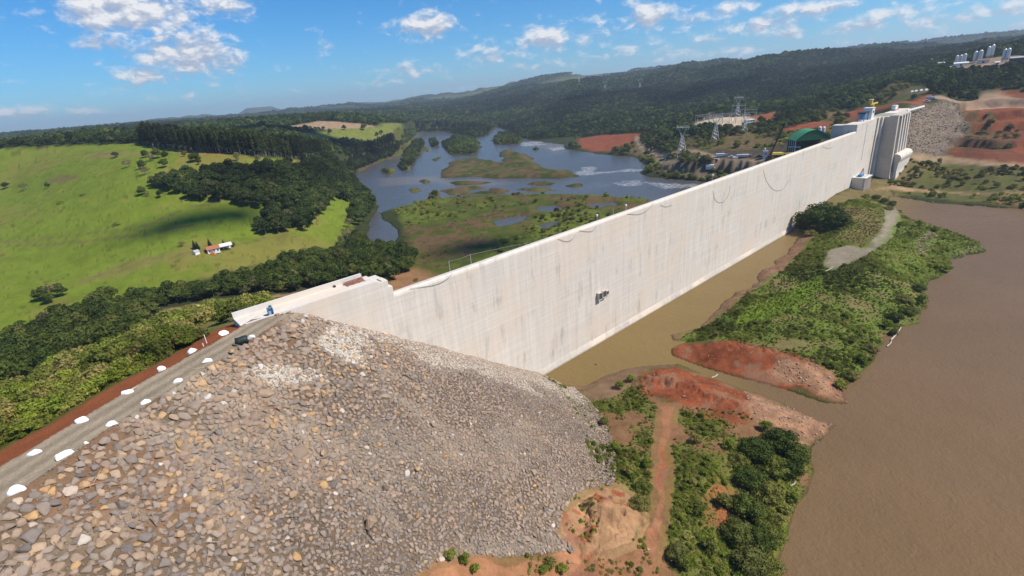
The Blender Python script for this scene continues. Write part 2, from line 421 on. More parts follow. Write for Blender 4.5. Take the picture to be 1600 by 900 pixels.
def on_land(pts):
    """where the sight lines through these photo points meet the land: [x, y, z]"""
    D = np.array([px_dir(u, v) for u, v in pts]); D /= np.hypot(D[:, 0], D[:, 1])[:, None]
    X = D[:, 0:1] * _mr[None]; Y = D[:, 1:2] * _mr[None]; Z = CAM_Z + D[:, 2:3] * _mr[None]
    Hh = land(X, Y, False)
    hit = Z < Hh
    out = []
    for k in range(len(pts)):
        i = np.argmax(hit[k]) if hit[k].any() else len(_mr) - 1
        if i > 0:
            a = Z[k, i - 1] - Hh[k, i - 1]; b = Hh[k, i] - Z[k, i]; f = a / (a + b + 1e-9)
            r = _mr[i - 1] + (_mr[i] - _mr[i - 1]) * min(max(f, 0), 1)
        else: r = _mr[0]
        x, y = D[k, 0] * r, D[k, 1] * r
        out.append((x, y, max(float(CAM_Z + D[k, 2] * r), 0)))
    return np.array(out)


def region(pts): return on_land(pts)[:, :2]

# outlines of the ground covers (photo points carried onto the land)
G = {}
G['pasture'] = region([(0, 232), (120, 226), (215, 226), (330, 236), (400, 246), (470, 250), (470, 262), (420, 300), (460, 330), (560, 290), (566, 298), (560, 345), (520, 385), (440, 400), (400, 420), (330, 430), (240, 460), (150, 480), (90, 500), (60, 520), (0, 520), (-400, 560), (-400, 300)])
G['plowed'] = region([(430, 200), (470, 194), (500, 189), (560, 193), (590, 199), (560, 203), (500, 202)])
G['field'] = region([(440, 207), (520, 201), (590, 199), (634, 209), (622, 222), (590, 222), (545, 216), (470, 212)])
G['cut_left'] = region([(136, 195), (150, 190), (186, 191), (186, 197), (150, 199)])
G['wet'] = region([(570, 300), (620, 330), (640, 385), (600, 420), (600, 460), (620, 480), (1020, 330), (1030, 312), (900, 300), (700, 300), (660, 200), (560, 260)])
G['reddirt'] = region([(902, 214), (930, 209), (985, 207), (1003, 209), (992, 222), (975, 236), (925, 236), (905, 230)])
G['bench'] = region([(965, 236), (1010, 206), (1040, 225), (1060, 246), (1130, 249), (1205, 246), (1300, 215), (1400, 160), (1460, 140), (1400, 130), (1340, 172), (1280, 172), (1215, 186), (1185, 178), (1085, 182), (1080, 198), (1150, 206), (1090, 215), (1055, 212), (1045, 235), (1000, 245)])
G['cliff'] = region([(1065, 246), (1130, 233), (1230, 226), (1240, 244), (1200, 252), (1080, 246)])
G['cliff2'] = region([(1030, 252), (1150, 254), (1200, 256), (1190, 268), (1120, 274), (1050, 268)])
G['shore_dark'] = region([(960, 240), (1030, 250), (1120, 252), (1220, 252), (1130, 300), (1050, 280), (1000, 270), (1010, 260)])
G['track'] = region([(990, 214), (998, 214), (1010, 232), (1040, 241), (1130, 248), (1200, 250), (1200, 256), (1120, 254), (1035, 247), (1004, 238)])
G['track2'] = region([(1020, 243), (1032, 246), (1060, 262), (1080, 268), (1130, 273), (1130, 277), (1070, 274), (1040, 268)])
G['substation'] = region([(1082, 199), (1088, 191), (1165, 181), (1188, 186), (1150, 198), (1090, 201)])
G['redbank'] = region([(1205, 205), (1270, 190), (1350, 178), (1350, 186), (1300, 190), (1290, 205), (1240, 204)])
G['redbank2'] = region([(1175, 182), (1215, 174), (1205, 188), (1180, 190)])
G['redbank3'] = region([(1310, 178), (1350, 168), (1420, 158), (1445, 148), (1460, 145), (1440, 166), (1380, 172), (1345, 180)])
G['redright'] = region([(1505, 165), (1560, 140), (1700, 150), (1700, 262), (1560, 260), (1480, 245), (1490, 225), (1520, 205), (1510, 180)])
G['shade_terr'] = region([(1488, 215), (1530, 208), (1590, 220), (1575, 240), (1500, 236)])
G['scrubright'] = region([(1408, 262), (1425, 246), (1480, 250), (1540, 262), (1700, 262), (1700, 325), (1600, 322), (1480, 312), (1395, 300), (1380, 292)])
G['pathright'] = region([(1360, 296), (1395, 290), (1450, 296), (1520, 300), (1700, 302), (1700, 305), (1520, 303), (1450, 300), (1395, 295)])
G['benchright'] = region([(1415, 243), (1425, 237), (1480, 242), (1560, 252), (1700, 256), (1700, 263), (1540, 258), (1480, 253), (1430, 250)])
G['footarea'] = region([(1240, 362), (1262, 340), (1310, 300), (1350, 285), (1420, 240), (1445, 262), (1400, 300), (1385, 312), (1310, 330), (1265, 364)])
G['siteroad'] = region([(1530, 146), (1560, 143), (1600, 163), (1700, 180), (1700, 186), (1590, 168), (1450, 153), (1460, 148), (1530, 158)])
G['silo_yard'] = region([(1450, 108), (1480, 100), (1600, 84), (1700, 84), (1700, 96), (1590, 100), (1540, 108), (1500, 112)])
G['redstrip'] = region([(-200, 830), (0, 690), (60, 650), (140, 607), (230, 562), (300, 532), (350, 512), (372, 508), (372, 516), (200, 640), (0, 745), (-200, 860)])
G['redpatch'] = region([(0, 668), (22, 656), (40, 650), (34, 668), (10, 690), (0, 694)])
G['island_dirt'] = region([(600, 445), (620, 420), (650, 418), (690, 440), (640, 470), (610, 475)])
G['riverpath'] = region([(230, 492), (270, 480), (330, 470), (400, 464), (480, 456), (540, 450), (600, 448), (680, 446), (680, 452), (600, 454), (500, 462), (400, 470), (330, 476), (250, 492)])
G['silt'] = region([(855, 586), (885, 604), (925, 625), (960, 625), (990, 600), (1005, 580), (1062, 566), (1040, 565), (960, 572), (935, 586), (915, 602)])
G['bank_red'] = region([(1000, 598), (1005, 585), (1050, 571), (1110, 590), (1160, 610), (1200, 628), (1180, 652), (1160, 658), (1120, 655), (1080, 640), (1060, 630), (1010, 622)])
G['bank_red2'] = region([(1045, 545), (1060, 535), (1100, 540), (1150, 533), (1200, 540), (1260, 562), (1320, 600), (1325, 632), (1290, 626), (1200, 604), (1100, 575), (1050, 556)])
G['bank_stone'] = region([(1160, 610), (1200, 625), (1306, 662), (1290, 690), (1260, 700), (1235, 680), (1180, 655)])
G['bank_stone2'] = region([(1220, 560), (1290, 575), (1325, 632), (1290, 620), (1240, 598), (1200, 580)])
G['dirt_path'] = region([(1030, 632), (1062, 632), (1052, 660), (1046, 700), (1052, 740), (1044, 790), (1036, 850), (1028, 900), (1020, 950), (870, 950), (880, 888), (930, 884), (985, 870), (1005, 830), (1022, 780), (1024, 700)])
G['dirt_yard'] = region([(640, 905), (680, 880), (720, 868), (760, 866), (780, 872), (860, 862), (900, 858), (960, 860), (1010, 830), (1030, 870), (1020, 950), (640, 950)])
G['mound'] = region([(884, 790), (900, 768), (940, 756), (975, 762), (1000, 790), (1008, 815), (990, 850), (960, 862), (930, 872), (895, 855), (868, 835), (875, 810)])
G['redspots'] = region([(1104, 780), (1120, 760), (1150, 780), (1160, 805), (1130, 830), (1108, 820)])
G['undershore'] = region([(846, 586), (870, 605), (884, 622), (905, 660), (930, 742), (905, 768), (880, 790), (1010, 860), (1025, 640), (1060, 634), (1190, 652), (1262, 700), (1276, 736), (1250, 800), (1214, 900), (1180, 1000), (1150, 1500), (1040, 1500), (1030, 880), (1030, 640), (1030, 630), (1006, 604), (985, 604), (955, 622), (925, 628)])
G['islet'] = region([(1060, 535), (1110, 500), (1150, 460), (1186, 434), (1240, 390), (1265, 362), (1310, 318), (1370, 312), (1404, 322), (1430, 345), (1480, 358), (1530, 378), (1545, 393), (1490, 405), (1480, 425), (1446, 440), (1450, 470), (1432, 505), (1408, 511), (1385, 525), (1345, 590), (1318, 608), (1260, 565), (1150, 535)])
G['islet_path'] = region([(1382, 322), (1400, 325), (1405, 345), (1390, 372), (1360, 395), (1330, 408), (1300, 422), (1288, 415), (1298, 392), (1330, 384), (1348, 390), (1374, 368), (1386, 345)])
G['islet_bright'] = region([(1285, 430), (1287, 455), (1240, 480), (1190, 500), (1150, 510), (1160, 490), (1230, 455)])
G['islet_stone'] = region([(1040, 545), (1050, 512), (1095, 512), (1130, 490), (1160, 462), (1200, 440), (1240, 405), (1275, 366), (1262, 361), (1222, 400), (1180, 432), (1120, 485)])
G['islet_dry'] = region([(1290, 330), (1340, 322), (1380, 330), (1385, 360), (1340, 385), (1300, 375), (1340, 350)])
G['stones_a'] = region([(1430, 380), (1450, 360), (1465, 368), (1455, 390), (1435, 398)])
G['stones_b'] = region([(1480, 398), (1510, 385), (1545, 390), (1510, 405), (1488, 412)])
ROCK_R = region([(1412, 238), (1416, 175), (1440, 166), (1482, 156), (1500, 165), (1505, 185), (1515, 205), (1490, 226), (1470, 242)])
G['rockright'] = ROCK_R
# rockfill slope: everything of the fill on the upstream side of the crest road
CANOPY = {}
CANOPY['wood'] = region([(238, 300), (252, 282), (290, 278), (330, 268), (400, 269), (470, 267), (560, 247), (620, 238), (610, 248), (575, 264), (560, 272), (556, 290), (570, 304), (590, 318), (572, 345), (552, 360), (545, 345), (552, 320), (525, 308), (520, 330), (495, 345), (480, 366), (440, 372), (404, 366), (400, 352), (430, 335), (400, 326), (345, 318), (300, 314), (262, 300)])
CANOPY['belt'] = region([(0, 540), (60, 520), (85, 505), (110, 492), (180, 470), (250, 462), (330, 448), (400, 430), (470, 402), (520, 400), (548, 396), (555, 372), (580, 384), (645, 400), (650, 420), (610, 440), (560, 434), (500, 452), (400, 464), (330, 476), (250, 500), (190, 535), (110, 560), (60, 590), (0, 610), (-300, 680), (-300, 560)])
CANOPY['scrub'] = region([(-300, 690), (0, 618), (80, 590), (130, 560), (200, 535), (270, 498), (330, 482), (410, 478), (440, 475), (400, 495), (374, 510), (335, 526), (275, 553), (208, 588), (150, 618), (108, 644), (66, 668), (10, 700), (-300, 860)])
CANOPY['euc'] = region([(222, 228), (300, 238), (400, 245), (470, 250), (560, 248), (625, 238), (625, 231), (560, 238), (470, 240), (400, 236), (300, 229), (228, 221)])
CANOPY['riverside'] = region([(560, 262), (600, 248), (650, 218), (650, 206), (636, 206), (620, 224), (560, 238)])


def land_color(x, y, z):
    """surface colour of the bare ground"""
    r = np.hypot(x, y)
    n1 = fbm(x, y, 40, 4, 51); n2 = fbm(x, y, 9, 4, 53); n3 = fbm(x, y, 2.2, 3, 57); n2b = fbm(x, y, 8, 4, 55); n4 = fbm(x, y, 140, 3, 59)
    col = np.zeros(x.shape + (3,))
    def C3(a): return np.array(a)[None]
    def put(m, c): 
        m = np.clip(m, 0, 1)[..., None]
        col[...] = col * (1 - m) + c * m
    def soft(P, e, amp=1.0, base=0.0):
        d = sdf(x + n2 * amp * 4 + n3 * .8, y + n2b * amp * 4 + n3 * .8, P, max(e * 3, 30)) 
        return 1 - sstep(d, -e + base, e + base)
    v = (1 + .22 * n3 + .25 * n2)[..., None]
    forest = C3((.030, .040, .013)) * v
    put(np.ones(x.shape), forest)
    put(1 - sstep(r, 240, 300), (C3((.085, .088, .030)) * (1 - sstep(n2, -.1, .3)[..., None]) + C3((.16, .105, .06)) * sstep(n2, -.1, .3)[..., None]) * v)
    # far farmland patches between the woods
    put(sstep(r, 3600, 5000), C3((.030, .046, .020)) * (1 + .5 * fbm(x, y, 160, 4, 111))[..., None])
    far = sstep(r, 3000, 4000) * sstep(vnoise(x / 420, y / 420, 61), .66, .74) 
    put(far, C3((.075, .090, .036)) * v)
    g = C3((.120, .168, .019)) * (1 + .18 * n3 + .22 * n2)[..., None]
    dry = C3((.175, .150, .045))
    dq = (.68 * sstep(n1 + .8 * n4 + .45 * n2, -.12, .5))[..., None]
    gp_ = g * (1 - dq) + dry * dq
    gp_ = gp_ * (1 - .45 * sstep(n2 * .6 + n3, .42, .62))[..., None]
    put(soft(G['pasture'], 2.5), gp_)
    # trampled trails over the pasture
    for tr in TRAILS:
        d = polyline_dist(x + n2 * 2.5, y + n2 * 2.5, tr)
        put((1 - sstep(d, .5, 2.2)) * .75, C3((.11, .085, .04)) * v)
    for P, c in PATCH:
        put(soft(P, 6, 1.5) * .7, C3(c) * v)
    put(soft(G['plowed'], 8), C3((.26, .185, .13)) * v)
    put(soft(G['field'], 8), (C3((.13, .15, .035)) * v))
    put(soft(G['cut_left'], 10), C3((.20, .11, .07)) * v)
    wetc = C3((.062, .080, .014)) * (1 + .4 * n2)[..., None]
    m = sstep(n1 + .5 * n2, -.05, .45)[..., None]
    wetc = wetc * (1 - m) + C3((.095, .125, .018)) * m
    m = sstep(-n1 * .8 + n2 * .7 + n4 * .4, .12, .45)[..., None]
    wetc = wetc * (1 - m) + C3((.105, .072, .036)) * m
    m = sstep(n3 + n2, .35, .6)[..., None] * .6
    wetc = wetc * (1 - m) + C3((.030, .032, .012)) * m
    put(soft(G['wet'], 3), wetc)
    for P in ISL:
        mm = sstep(n2 + n1 * .5, -.15, .3)[..., None]
        put(soft(P, 4), wetc * .75 * (1 - mm) + C3((.095, .068, .038)) * mm)
    put(soft(G['riverpath'], 1.5, .5), C3((.24, .165, .11)) * v)
    put(soft(G['island_dirt'], 5), C3((.22, .125, .07)) * v)
    # right bank
    bench = C3((.11, .082, .042)) * v
    m = sstep(n2 + n1, -.1, .3)[..., None]
    bench = bench * (1 - m) + C3((.070, .075, .022)) * m
    put(soft(G['bench'], 6), bench)
    red = C3((.185, .058, .029)) * (1 + .2 * n2 + .15 * n3)[..., None]
    redo = C3((.27, .105, .052)) * (1 + .2 * n2 + .15 * n3)[..., None]
    put(soft(G['reddirt'], 6), red)
    put(soft(G['shore_dark'], 4), C3((.045, .044, .026)) * v)
    dk = C3((.060, .048, .036)) * (1 + .8 * (vnoise(x / 2.3, y / 2.3, 71) - .5))[..., None]
    put(soft(G['cliff'], 3), dk); put(soft(G['cliff2'], 3), dk)
    put(soft(G['track'], 2), C3((.25, .19, .14)) * v); put(soft(G['track2'], 2), C3((.19, .15, .11)) * v)
    put(soft(G['substation'], 2, .3), C3((.40, .33, .27)) * v)
    for kk in ('redbank', 'redbank2', 'redbank3'): put(soft(G[kk], 4), red * 1.1)
    m = sstep(np.sin(z * .55 + n1 * 2), .2, .7)[..., None] * .5
    rr = red * 1.12 * (1 - m) + C3((.10, .05, .035)) * m  # dark bands by height paint shade onto the steep terrace faces
    m = sstep(n1 - n2 * .5, .1, .4)[..., None]
    rr = rr * (1 - m) + C3((.075, .078, .030)) * m
    put(soft(G['redright'], 6), rr * .85)
    put(soft(G['shade_terr'], 4), C3((.10, .055, .035)) * v)  # shade of the terrace face turned from the sun, painted into the soil
    sr = C3((.088, .092, .030)) * v
    m = sstep(n2 + n1 * .7, -.05, .3)[..., None]
    sr = sr * (1 - m) + C3((.16, .11, .05)) * m
    put(soft(G['scrubright'], 3), sr)
    put(soft(G['footarea'], 3), C3((.135, .112, .052)) * v)
    put(soft(G['pathright'], 1.2, .4), C3((.26, .18, .12)) * v)
    put(soft(G['benchright'], 2), C3((.26, .19, .13)) * v)
    put(soft(G['siteroad'], 3), C3((.26, .185, .14)) * v)
    put(soft(G['silo_yard'], 5), C3((.22, .16, .12)) * v)
    put(soft(ROCK_R, 4), C3((.17, .14, .115)) * (1 + .5 * n3)[..., None])
    # slope west of the crest road
    t, nn = to_dam(x, y)
    sc_ = C3((.125, .140, .034)) * v
    m = sstep(n2 + n1 * .5, .0, .4)[..., None] * .8
    sc_ = sc_ * (1 - m) + C3((.155, .130, .055)) * m
    put(soft(CANOPY['scrub'], 4), sc_)
    put(soft(G['redpatch'], 2), redo)
    # banks between dam and reservoir
    soil = C3((.20, .115, .065)) * v
    m = sstep(n2 + n1 * .6 + n3 * .4, -.30, .02)[..., None]
    und = soil * (1 - m) + C3((.115, .125, .034)) * v * m
    put(soft(G['undershore'], 1.5), und)
    isl = C3((.098, .140, .026)) * v
    m = sstep(n2 * 1.1 + n1, .12, .5)[..., None] * .85
    isl = isl * (1 - m * .8) + C3((.17, .125, .07)) * m * .8
    put(soft(G['islet'], 1.5), isl)
    put(soft(G['islet_dry'], 3), C3((.15, .125, .055)) * v)
    put(soft(G['islet_bright'], 3) * .85, C3((.10, .17, .012)) * v)
    put(soft(G['islet_stone'], 1), C3((.17, .10, .07)) * (1 + .5 * n3)[..., None])
    put(soft(G['islet_path'], 1.0), C3((.205, .185, .155)) * v)
    put(soft(G['silt'], 1), C3((.165, .11, .075)) * v)
    rb = C3((.180, .055, .027)) * (1 + .55 * n3 + .35 * n2)[..., None]
    mq = sstep(n2 - n3 * .6, .10, .45)[..., None] * .7
    rb = rb * (1 - mq) + C3((.22, .13, .09)) * mq
    put(soft(G['bank_red'], .8), rb); put(soft(G['bank_red2'], .8), rb)
    m = C3((.27, .155, .10)) * (1 + .5 * n3)[..., None]
    put(soft(G['bank_stone'], 1.2), m); put(soft(G['bank_stone2'], 1.2), m)
    put(soft(G['dirt_yard'], .8), C3((.30, .15, .085)) * v)
    put(soft(G['redspots'], .6), redo)
    pth = C3((.27, .135, .08)) * v
    m = sstep(n2, .0, .5)[..., None]
    pth = pth * (1 - m) + rb * 1.15 * m
    put(soft(G['dirt_path'], .5, .35), pth)
    md = C3((.34, .205, .12)) * (1 + .3 * n3)[..., None]
    m = sstep(n2 + n3 * .5, .28, .5)[..., None]
    md = md * (1 - m) + rb * 1.2 * m
    put(soft(G['mound'], .5, .3), md)
    # the rockfill itself: grey brown fines between the stones, pale dust, red earth near the crest
    onfill = fill_mask(x, y, z) * (~inpoly(x + n2, y + n2, G['dirt_yard'])) * (~inpoly(x + n2 * .5, y + n2 * .5, G['mound']))
    fill = C3((.15, .112, .082)) * (1 + .3 * n3 + .2 * n2)[..., None]
    dc = polyline_dist(x, y, ROAD_E)
    m = (sstep(n2 + n1 * .8 - dc * .018, -.1, .35) * .6)[..., None]
    fill = fill * (1 - m) + C3((.20, .105, .062)) * m
    m = dust(x, y)[..., None]
    fill = fill * (1 - m) + C3((.45, .42, .38)) * (1 + .12 * n3)[..., None] * m
    put(onfill, fill)
    dr = np.where(inpoly(x + n3 * .5, y, ROAD_P), 0, 1)
    west = (dr > 0) & (x < np.interp(y, [-10, 20, 45, 64, 82, 98, 107], [-89, -81, -75, -70, -64.5, -58.5, -56])) & (y < 112)
    dE = polyline_dist(x + n2 * 2.2, y + n2 * 2.2, ROAD_W)
    put(west * (1 - sstep(dE, 11, 14.5)), C3((.235, .078, .034)) * (1 + .15 * n3)[..., None])
    rd = C3((.262, .222, .180)) * (1 + .10 * n3 + .10 * n2)[..., None]
    dl = polyline_dist(x, y, (ROAD_E + ROAD_W) / 2)
    rd = rd * (1 + .17 * np.cos(dl * 2.1 + n2 * .8) * (1 - sstep(dl, 3.2, 4.2)))[..., None]
    put(1 - dr, rd)
    wet = (1 - sstep(z, .16, .55)) * (z > -.3)
    col *= (1 - .45 * wet)[..., None]
    return np.clip(col, .008, .8)


def fill_mask(x, y, z):
    t, nn = to_dam(x, y)
    e = ROAD_Z - np.maximum(polyline_dist(x, y, ROAD_P, True) - .3, 0) / 1.45
    xc = np.interp(y, [-10, 20, 45, 64, 82, 98, 107], [-89, -81, -75, -70, -64.5, -58.5, -56])
    return ((np.abs(z - e) < 1.3) & (x > xc) & (nn > -3) & (z > .6)).astype(float)


def bands(x, y):
    """dumping tracks running down the fill"""
    dc = polyline_dist(x, y, ROAD_E)
    return fbm(y * 1.0 + x * .25 + fbm(x, y, 25, 2, 66) * 6, dc * .16, 6.5, 3, 65)


def dust(x, y):
    """pale crushed stone spilled along the wall and below the crest"""
    t, nn = to_dam(x, y)
    n2 = fbm(x, y, 6, 4, 63); n1 = fbm(x, y, 17, 3, 67)
    wd = 11 + 13 * sstep(t, -82, -15)
    a = 1.0 * (1 - sstep((nn + n2 * 8.0 + n1 * 4) / wd, .7, 1.2)) * sstep(t + n2 * 6, -80, -70)
    a = np.maximum(a, (1 - sstep(np.hypot((t + 72) / 9, (nn - 10) / 6.0) + n2, .6, 1.15)))
    q = (x - DUST2[0]) * .80 + (y - DUST2[1]) * .6; p = -(x - DUST2[0]) * .6 + (y - DUST2[1]) * .8
    a = np.maximum(a, .95 * (1 - sstep(np.hypot(q / 9.5, p / 3.2) + n2 * .8, .6, 1.2)))
    q = (x - DUST3[0]) * .83 + (y - DUST3[1]) * .55; p = -(x - DUST3[0]) * .55 + (y - DUST3[1]) * .83
    a = np.maximum(a, .22 * (1 - sstep(np.abs(p) / 4.5 + n2 * .9, .5, 1.3)) * (1 - sstep(np.abs(q), 25, 45)))
    a = np.maximum(a, .30 * sstep(n1 + n2 * .5, .34, .6))
    a = np.maximum(a, .42 * sstep(bands(x, y) + n2 * .25, .20, .55))
    return np.clip(a, 0, 1)


DUST2 = on_land([(440, 588)])[0]
DUST3 = on_land([(620, 700)])[0]
TRAILS = [region([(0, 378), (100, 372), (200, 358), (240, 350), (285, 327)]), region([(0, 384), (120, 380), (230, 368), (300, 352)]), region([(285, 327), (340, 318)]), region([(130, 440), (200, 410), (290, 396), (340, 388), (420, 372)])]
PATCH = [(region([(72, 283), (90, 275), (120, 276), (118, 283), (90, 287)]), (.12, .075, .05)), (region([(120, 246), (160, 236), (220, 238), (230, 244), (150, 250)]), (.16, .135, .055)),
         (region([(110, 445), (160, 425), (230, 400), (300, 395), (250, 410), (180, 432)]), (.155, .13, .055)), (region([(60, 480), (100, 468), (110, 490), (70, 500)]), (.17, .13, .05)),
         (region([(265, 229), (300, 232), (350, 238), (350, 242), (300, 238)]), (.24, .10, .05)), (region([(395, 372), (440, 365), (470, 372), (440, 382)]), (.13, .12, .04))]

# ==== BLENDER PART ====
# ------------------------------------------------------------------ materials
def new_mat(name):
    m = bpy.data.materials.new(name); m.use_nodes = True
    t = NT(m.node_tree); bsdf = t.n['Principled BSDF']; bsdf.inputs['Specular IOR Level'].default_value = .3
    return m, t, bsdf


def plain(name, colr, rough=.7, metal=0.0, var=.12, scale=1.5):
    m, t, b = new_mat(name)
    tcn = t.node('ShaderNodeTexCoord').outputs['Object']
    nz = t.noise(tcn, scale, 4)
    k = t.math('MULTIPLY_ADD', nz, 2 * var, 1 - var)
    c = t.node('ShaderNodeVectorMath', {0: colr, 3: k}, operation='SCALE').outputs[0]
    t.l.new(c, b.inputs['Base Color'])
    b.inputs['Roughness'].default_value = rough; b.inputs['Metallic'].default_value = metal
    return m


def foliage_mat(name, stops, trans=.22, var=.55):
    m, t, b = new_mat(name)
    oi = t.node('ShaderNodeObjectInfo').outputs['Random']
    isl = t.node('ShaderNodeNewGeometry').outputs['Random Per Island']
    base = t.ramp(oi, stops)
    pos = t.node('ShaderNodeTexCoord').outputs['Object']
    nz = t.noise(pos, .55, 3, .6)
    k = t.math('MULTIPLY_ADD', isl, var, 1.12 - var / 2)
    k = t.math('MULTIPLY', k, t.math('MULTIPLY_ADD', nz, 1.1, .45))
    tn = t.node('ShaderNodeAttribute', attribute_name='tint', attribute_type='INSTANCER').outputs['Fac']
    k = t.math('MULTIPLY', k, t.math('ADD', tn, 1.0))
    base = t.mix(1.0, base, (1.10, 1.0, .72), 'MULTIPLY')
    c = t.node('ShaderNodeVectorMath', {0: base, 3: k}, operation='SCALE').outputs[0]
    t.l.new(c, b.inputs['Base Color']); b.inputs['Roughness'].default_value = .72; b.inputs['Specular IOR Level'].default_value = .12
    tr = t.node('ShaderNodeBsdfTranslucent', {'Color': c})
    mx = t.node('ShaderNodeMixShader', {0: trans, 1: b.outputs[0], 2: tr.outputs[0]})
    t.l.new(mx.outputs[0], t.n['Material Output'].inputs[0])
    return m


def ground_mat():
    m, t, b = new_mat('ground')
    a = t.node('ShaderNodeAttribute', attribute_name='col').outputs['Color']
    pos = t.node('ShaderNodeTexCoord').outputs['Object']
    n1 = t.noise(pos, 1.3, 6, .65); n2 = t.noise(pos, .12, 4, .6)
    k = t.math('MULTIPLY', t.math('MULTIPLY_ADD', n1, .75, .63), t.math('MULTIPLY_ADD', n2, .5, .75))
    a = t.mix(1.0, a, (1.10, 1.02, .86), 'MULTIPLY')
    c = t.node('ShaderNodeVectorMath', {0: a, 3: k}, operation='SCALE').outputs[0]
    t.l.new(c, b.inputs['Base Color']); b.inputs['Roughness'].default_value = .95; b.inputs['Specular IOR Level'].default_value = .1
    bp = t.node('ShaderNodeBump', {'Height': t.noise(pos, 2.2, 6, .7), 'Strength': .9, 'Distance': .35})
    t.l.new(bp.outputs[0], b.inputs['Normal'])
    return m


def concrete_mat(name, base=(.63, .565, .485), dirt=1.0, dark=(.20, .19, .17)):
    m, t, b = new_mat(name)
    pos = t.node('ShaderNodeTexCoord').outputs['Object']
    def sc(v): return t.node('ShaderNodeVectorMath', {0: pos, 1: v}, operation='MULTIPLY').outputs[0]
    streak = t.noise(sc((.55, .55, .028)), 1.0, 6, .62, .2)
    fine = t.noise(sc((2.6, 2.6, .05)), 1.0, 4, .6)
    lift = t.noise(sc((.030, .03, 1.3)), 1.0, 5, .65, .15)
    blotch = t.noise(sc((.05, .05, .06)), 1.0, 5, .6, .4)
    grain = t.noise(pos, 3.0, 6, .7)
    k = t.math('MULTIPLY_ADD', t.math('SUBTRACT', streak, .5), .50 * dirt, 1.0)
    k = t.math('ADD', k, t.math('MULTIPLY', t.math('SUBTRACT', fine, .5), .24 * dirt))
    k = t.math('ADD', k, t.math('MULTIPLY', t.math('SUBTRACT', lift, .5), .42 * dirt))
    k = t.math('ADD', k, t.math('MULTIPLY', t.math('SUBTRACT', grain, .5), .12))
    c = t.node('ShaderNodeVectorMath', {0: base, 3: k}, operation='SCALE').outputs[0]
    warm = t.mix(t.math('MULTIPLY', t.smooth(blotch, .42, .66), .65), c, (.66, .54, .425), 'MIX')
    # dark seep stains running down between lifts
    st = t.noise(sc((.30, .30, .045)), 1.0, 5, .7, .1)
    gate = t.noise(sc((.035, .035, .09)), 1.0, 3, .5)
    s_ = t.math('MULTIPLY', t.smooth(st, .50, .72), t.smooth(gate, .42, .60))
    c2 = t.mix(t.math('MULTIPLY', s_, .55 * dirt), warm, dark)
    # joints of the lifts
    sz = t.node('ShaderNodeSeparateXYZ', {0: pos}).outputs
    fr = t.math('FRACT', t.math('MULTIPLY', sz[2], 1 / 3.0))
    jl = t.math('MULTIPLY', t.math('LESS_THAN', fr, .05), t.smooth(lift, .35, .6))
    c3 = t.mix(t.math('MULTIPLY', jl, .22 * dirt), c2, dark)
    t.l.new(c3, b.inputs['Base Color']); b.inputs['Roughness'].default_value = .88
    bp = t.node('ShaderNodeBump', {'Height': t.math('ADD', grain, lift), 'Strength': .35, 'Distance': .08})
    t.l.new(bp.outputs[0], b.inputs['Normal'])
    return m


def rock_mat():
    m, t, b = new_mat('quarry_stone')
    oi = t.node('ShaderNodeObjectInfo').outputs['Random']
    pos = t.node('ShaderNodeTexCoord').outputs['Object']
    a = t.node('ShaderNodeAttribute', attribute_name='tint', attribute_type='INSTANCER').outputs['Fac']
    base = t.ramp(a, [(0.0, (.14, .115, .10)), (.25, (.215, .17, .138)), (.5, (.275, .21, .16)), (.68, (.29, .20, .14)), (.82, (.36, .25, .16)), (.92, (.42, .25, .11)), (1.0, (.46, .425, .385))])
    nz = t.noise(pos, 2.2, 5, .65, .3)
    k = t.math('MULTIPLY_ADD', nz, .8, .6)
    k = t.math('MULTIPLY', k, t.math('MULTIPLY_ADD', oi, .34, .83))
    c = t.node('ShaderNodeVectorMath', {0: base, 3: k}, operation='SCALE').outputs[0]
    rust = t.mix(t.math('MULTIPLY', t.smooth(t.noise(pos, 1.1, 3), .58, .72), .4), c, (.26, .12, .06))
    t.l.new(rust, b.inputs['Base Color']); b.inputs['Roughness'].default_value = .85
    bp = t.node('ShaderNodeBump', {'Height': t.noise(pos, 5, 5, .7), 'Strength': .5, 'Distance': .1})
    t.l.new(bp.outputs[0], b.inputs['Normal'])
    return m


def water_mat(name, deep, attr=None, rough=.08, bump=.25, wscale=.35):
    m, t, b = new_mat(name)
    pos = t.node('ShaderNodeTexCoord').outputs['Object']
    n1 = t.noise(pos, .02, 4, .55, .5)
    if attr:
        a = t.node('ShaderNodeAttribute', attribute_name=attr)
        sepc = t.node('ShaderNodeSeparateColor', {0: a.outputs['Color']}).outputs
        silt = t.mix(sepc[1], deep, (.17, .125, .085))
        c = t.mix(t.math('MULTIPLY', n1, .25), silt, (.12, .10, .075))
        fo = t.math('MULTIPLY', sepc[0], t.smooth(t.noise(t.node('ShaderNodeVectorMath', {0: pos, 1: (.5, 1.5, 1)}, operation='MULTIPLY').outputs[0], .45, 6, .8), .46, .60))
        c = t.mix(fo, c, (.62, .62, .60))
        rg = t.math('MULTIPLY_ADD', fo, .6, rough)
        t.l.new(rg, b.inputs['Roughness'])
    else:
        c = t.mix(t.smooth(n1, .35, .65), deep, tuple(v * 1.12 for v in deep))
        b.inputs['Roughness'].default_value = rough
    t.l.new(c, b.inputs['Base Color']); b.inputs['IOR'].default_value = 1.33; b.inputs['Specular IOR Level'].default_value = .5
    wv = t.noise(t.node('ShaderNodeVectorMath', {0: pos, 1: (1, 1.6, 1)}, operation='MULTIPLY').outputs[0], wscale, 5, .6)
    bp = t.node('ShaderNodeBump', {'Height': wv, 'Strength': 1.0, 'Distance': bump})
    t.l.new(bp.outputs[0], b.inputs['Normal'])
    return m


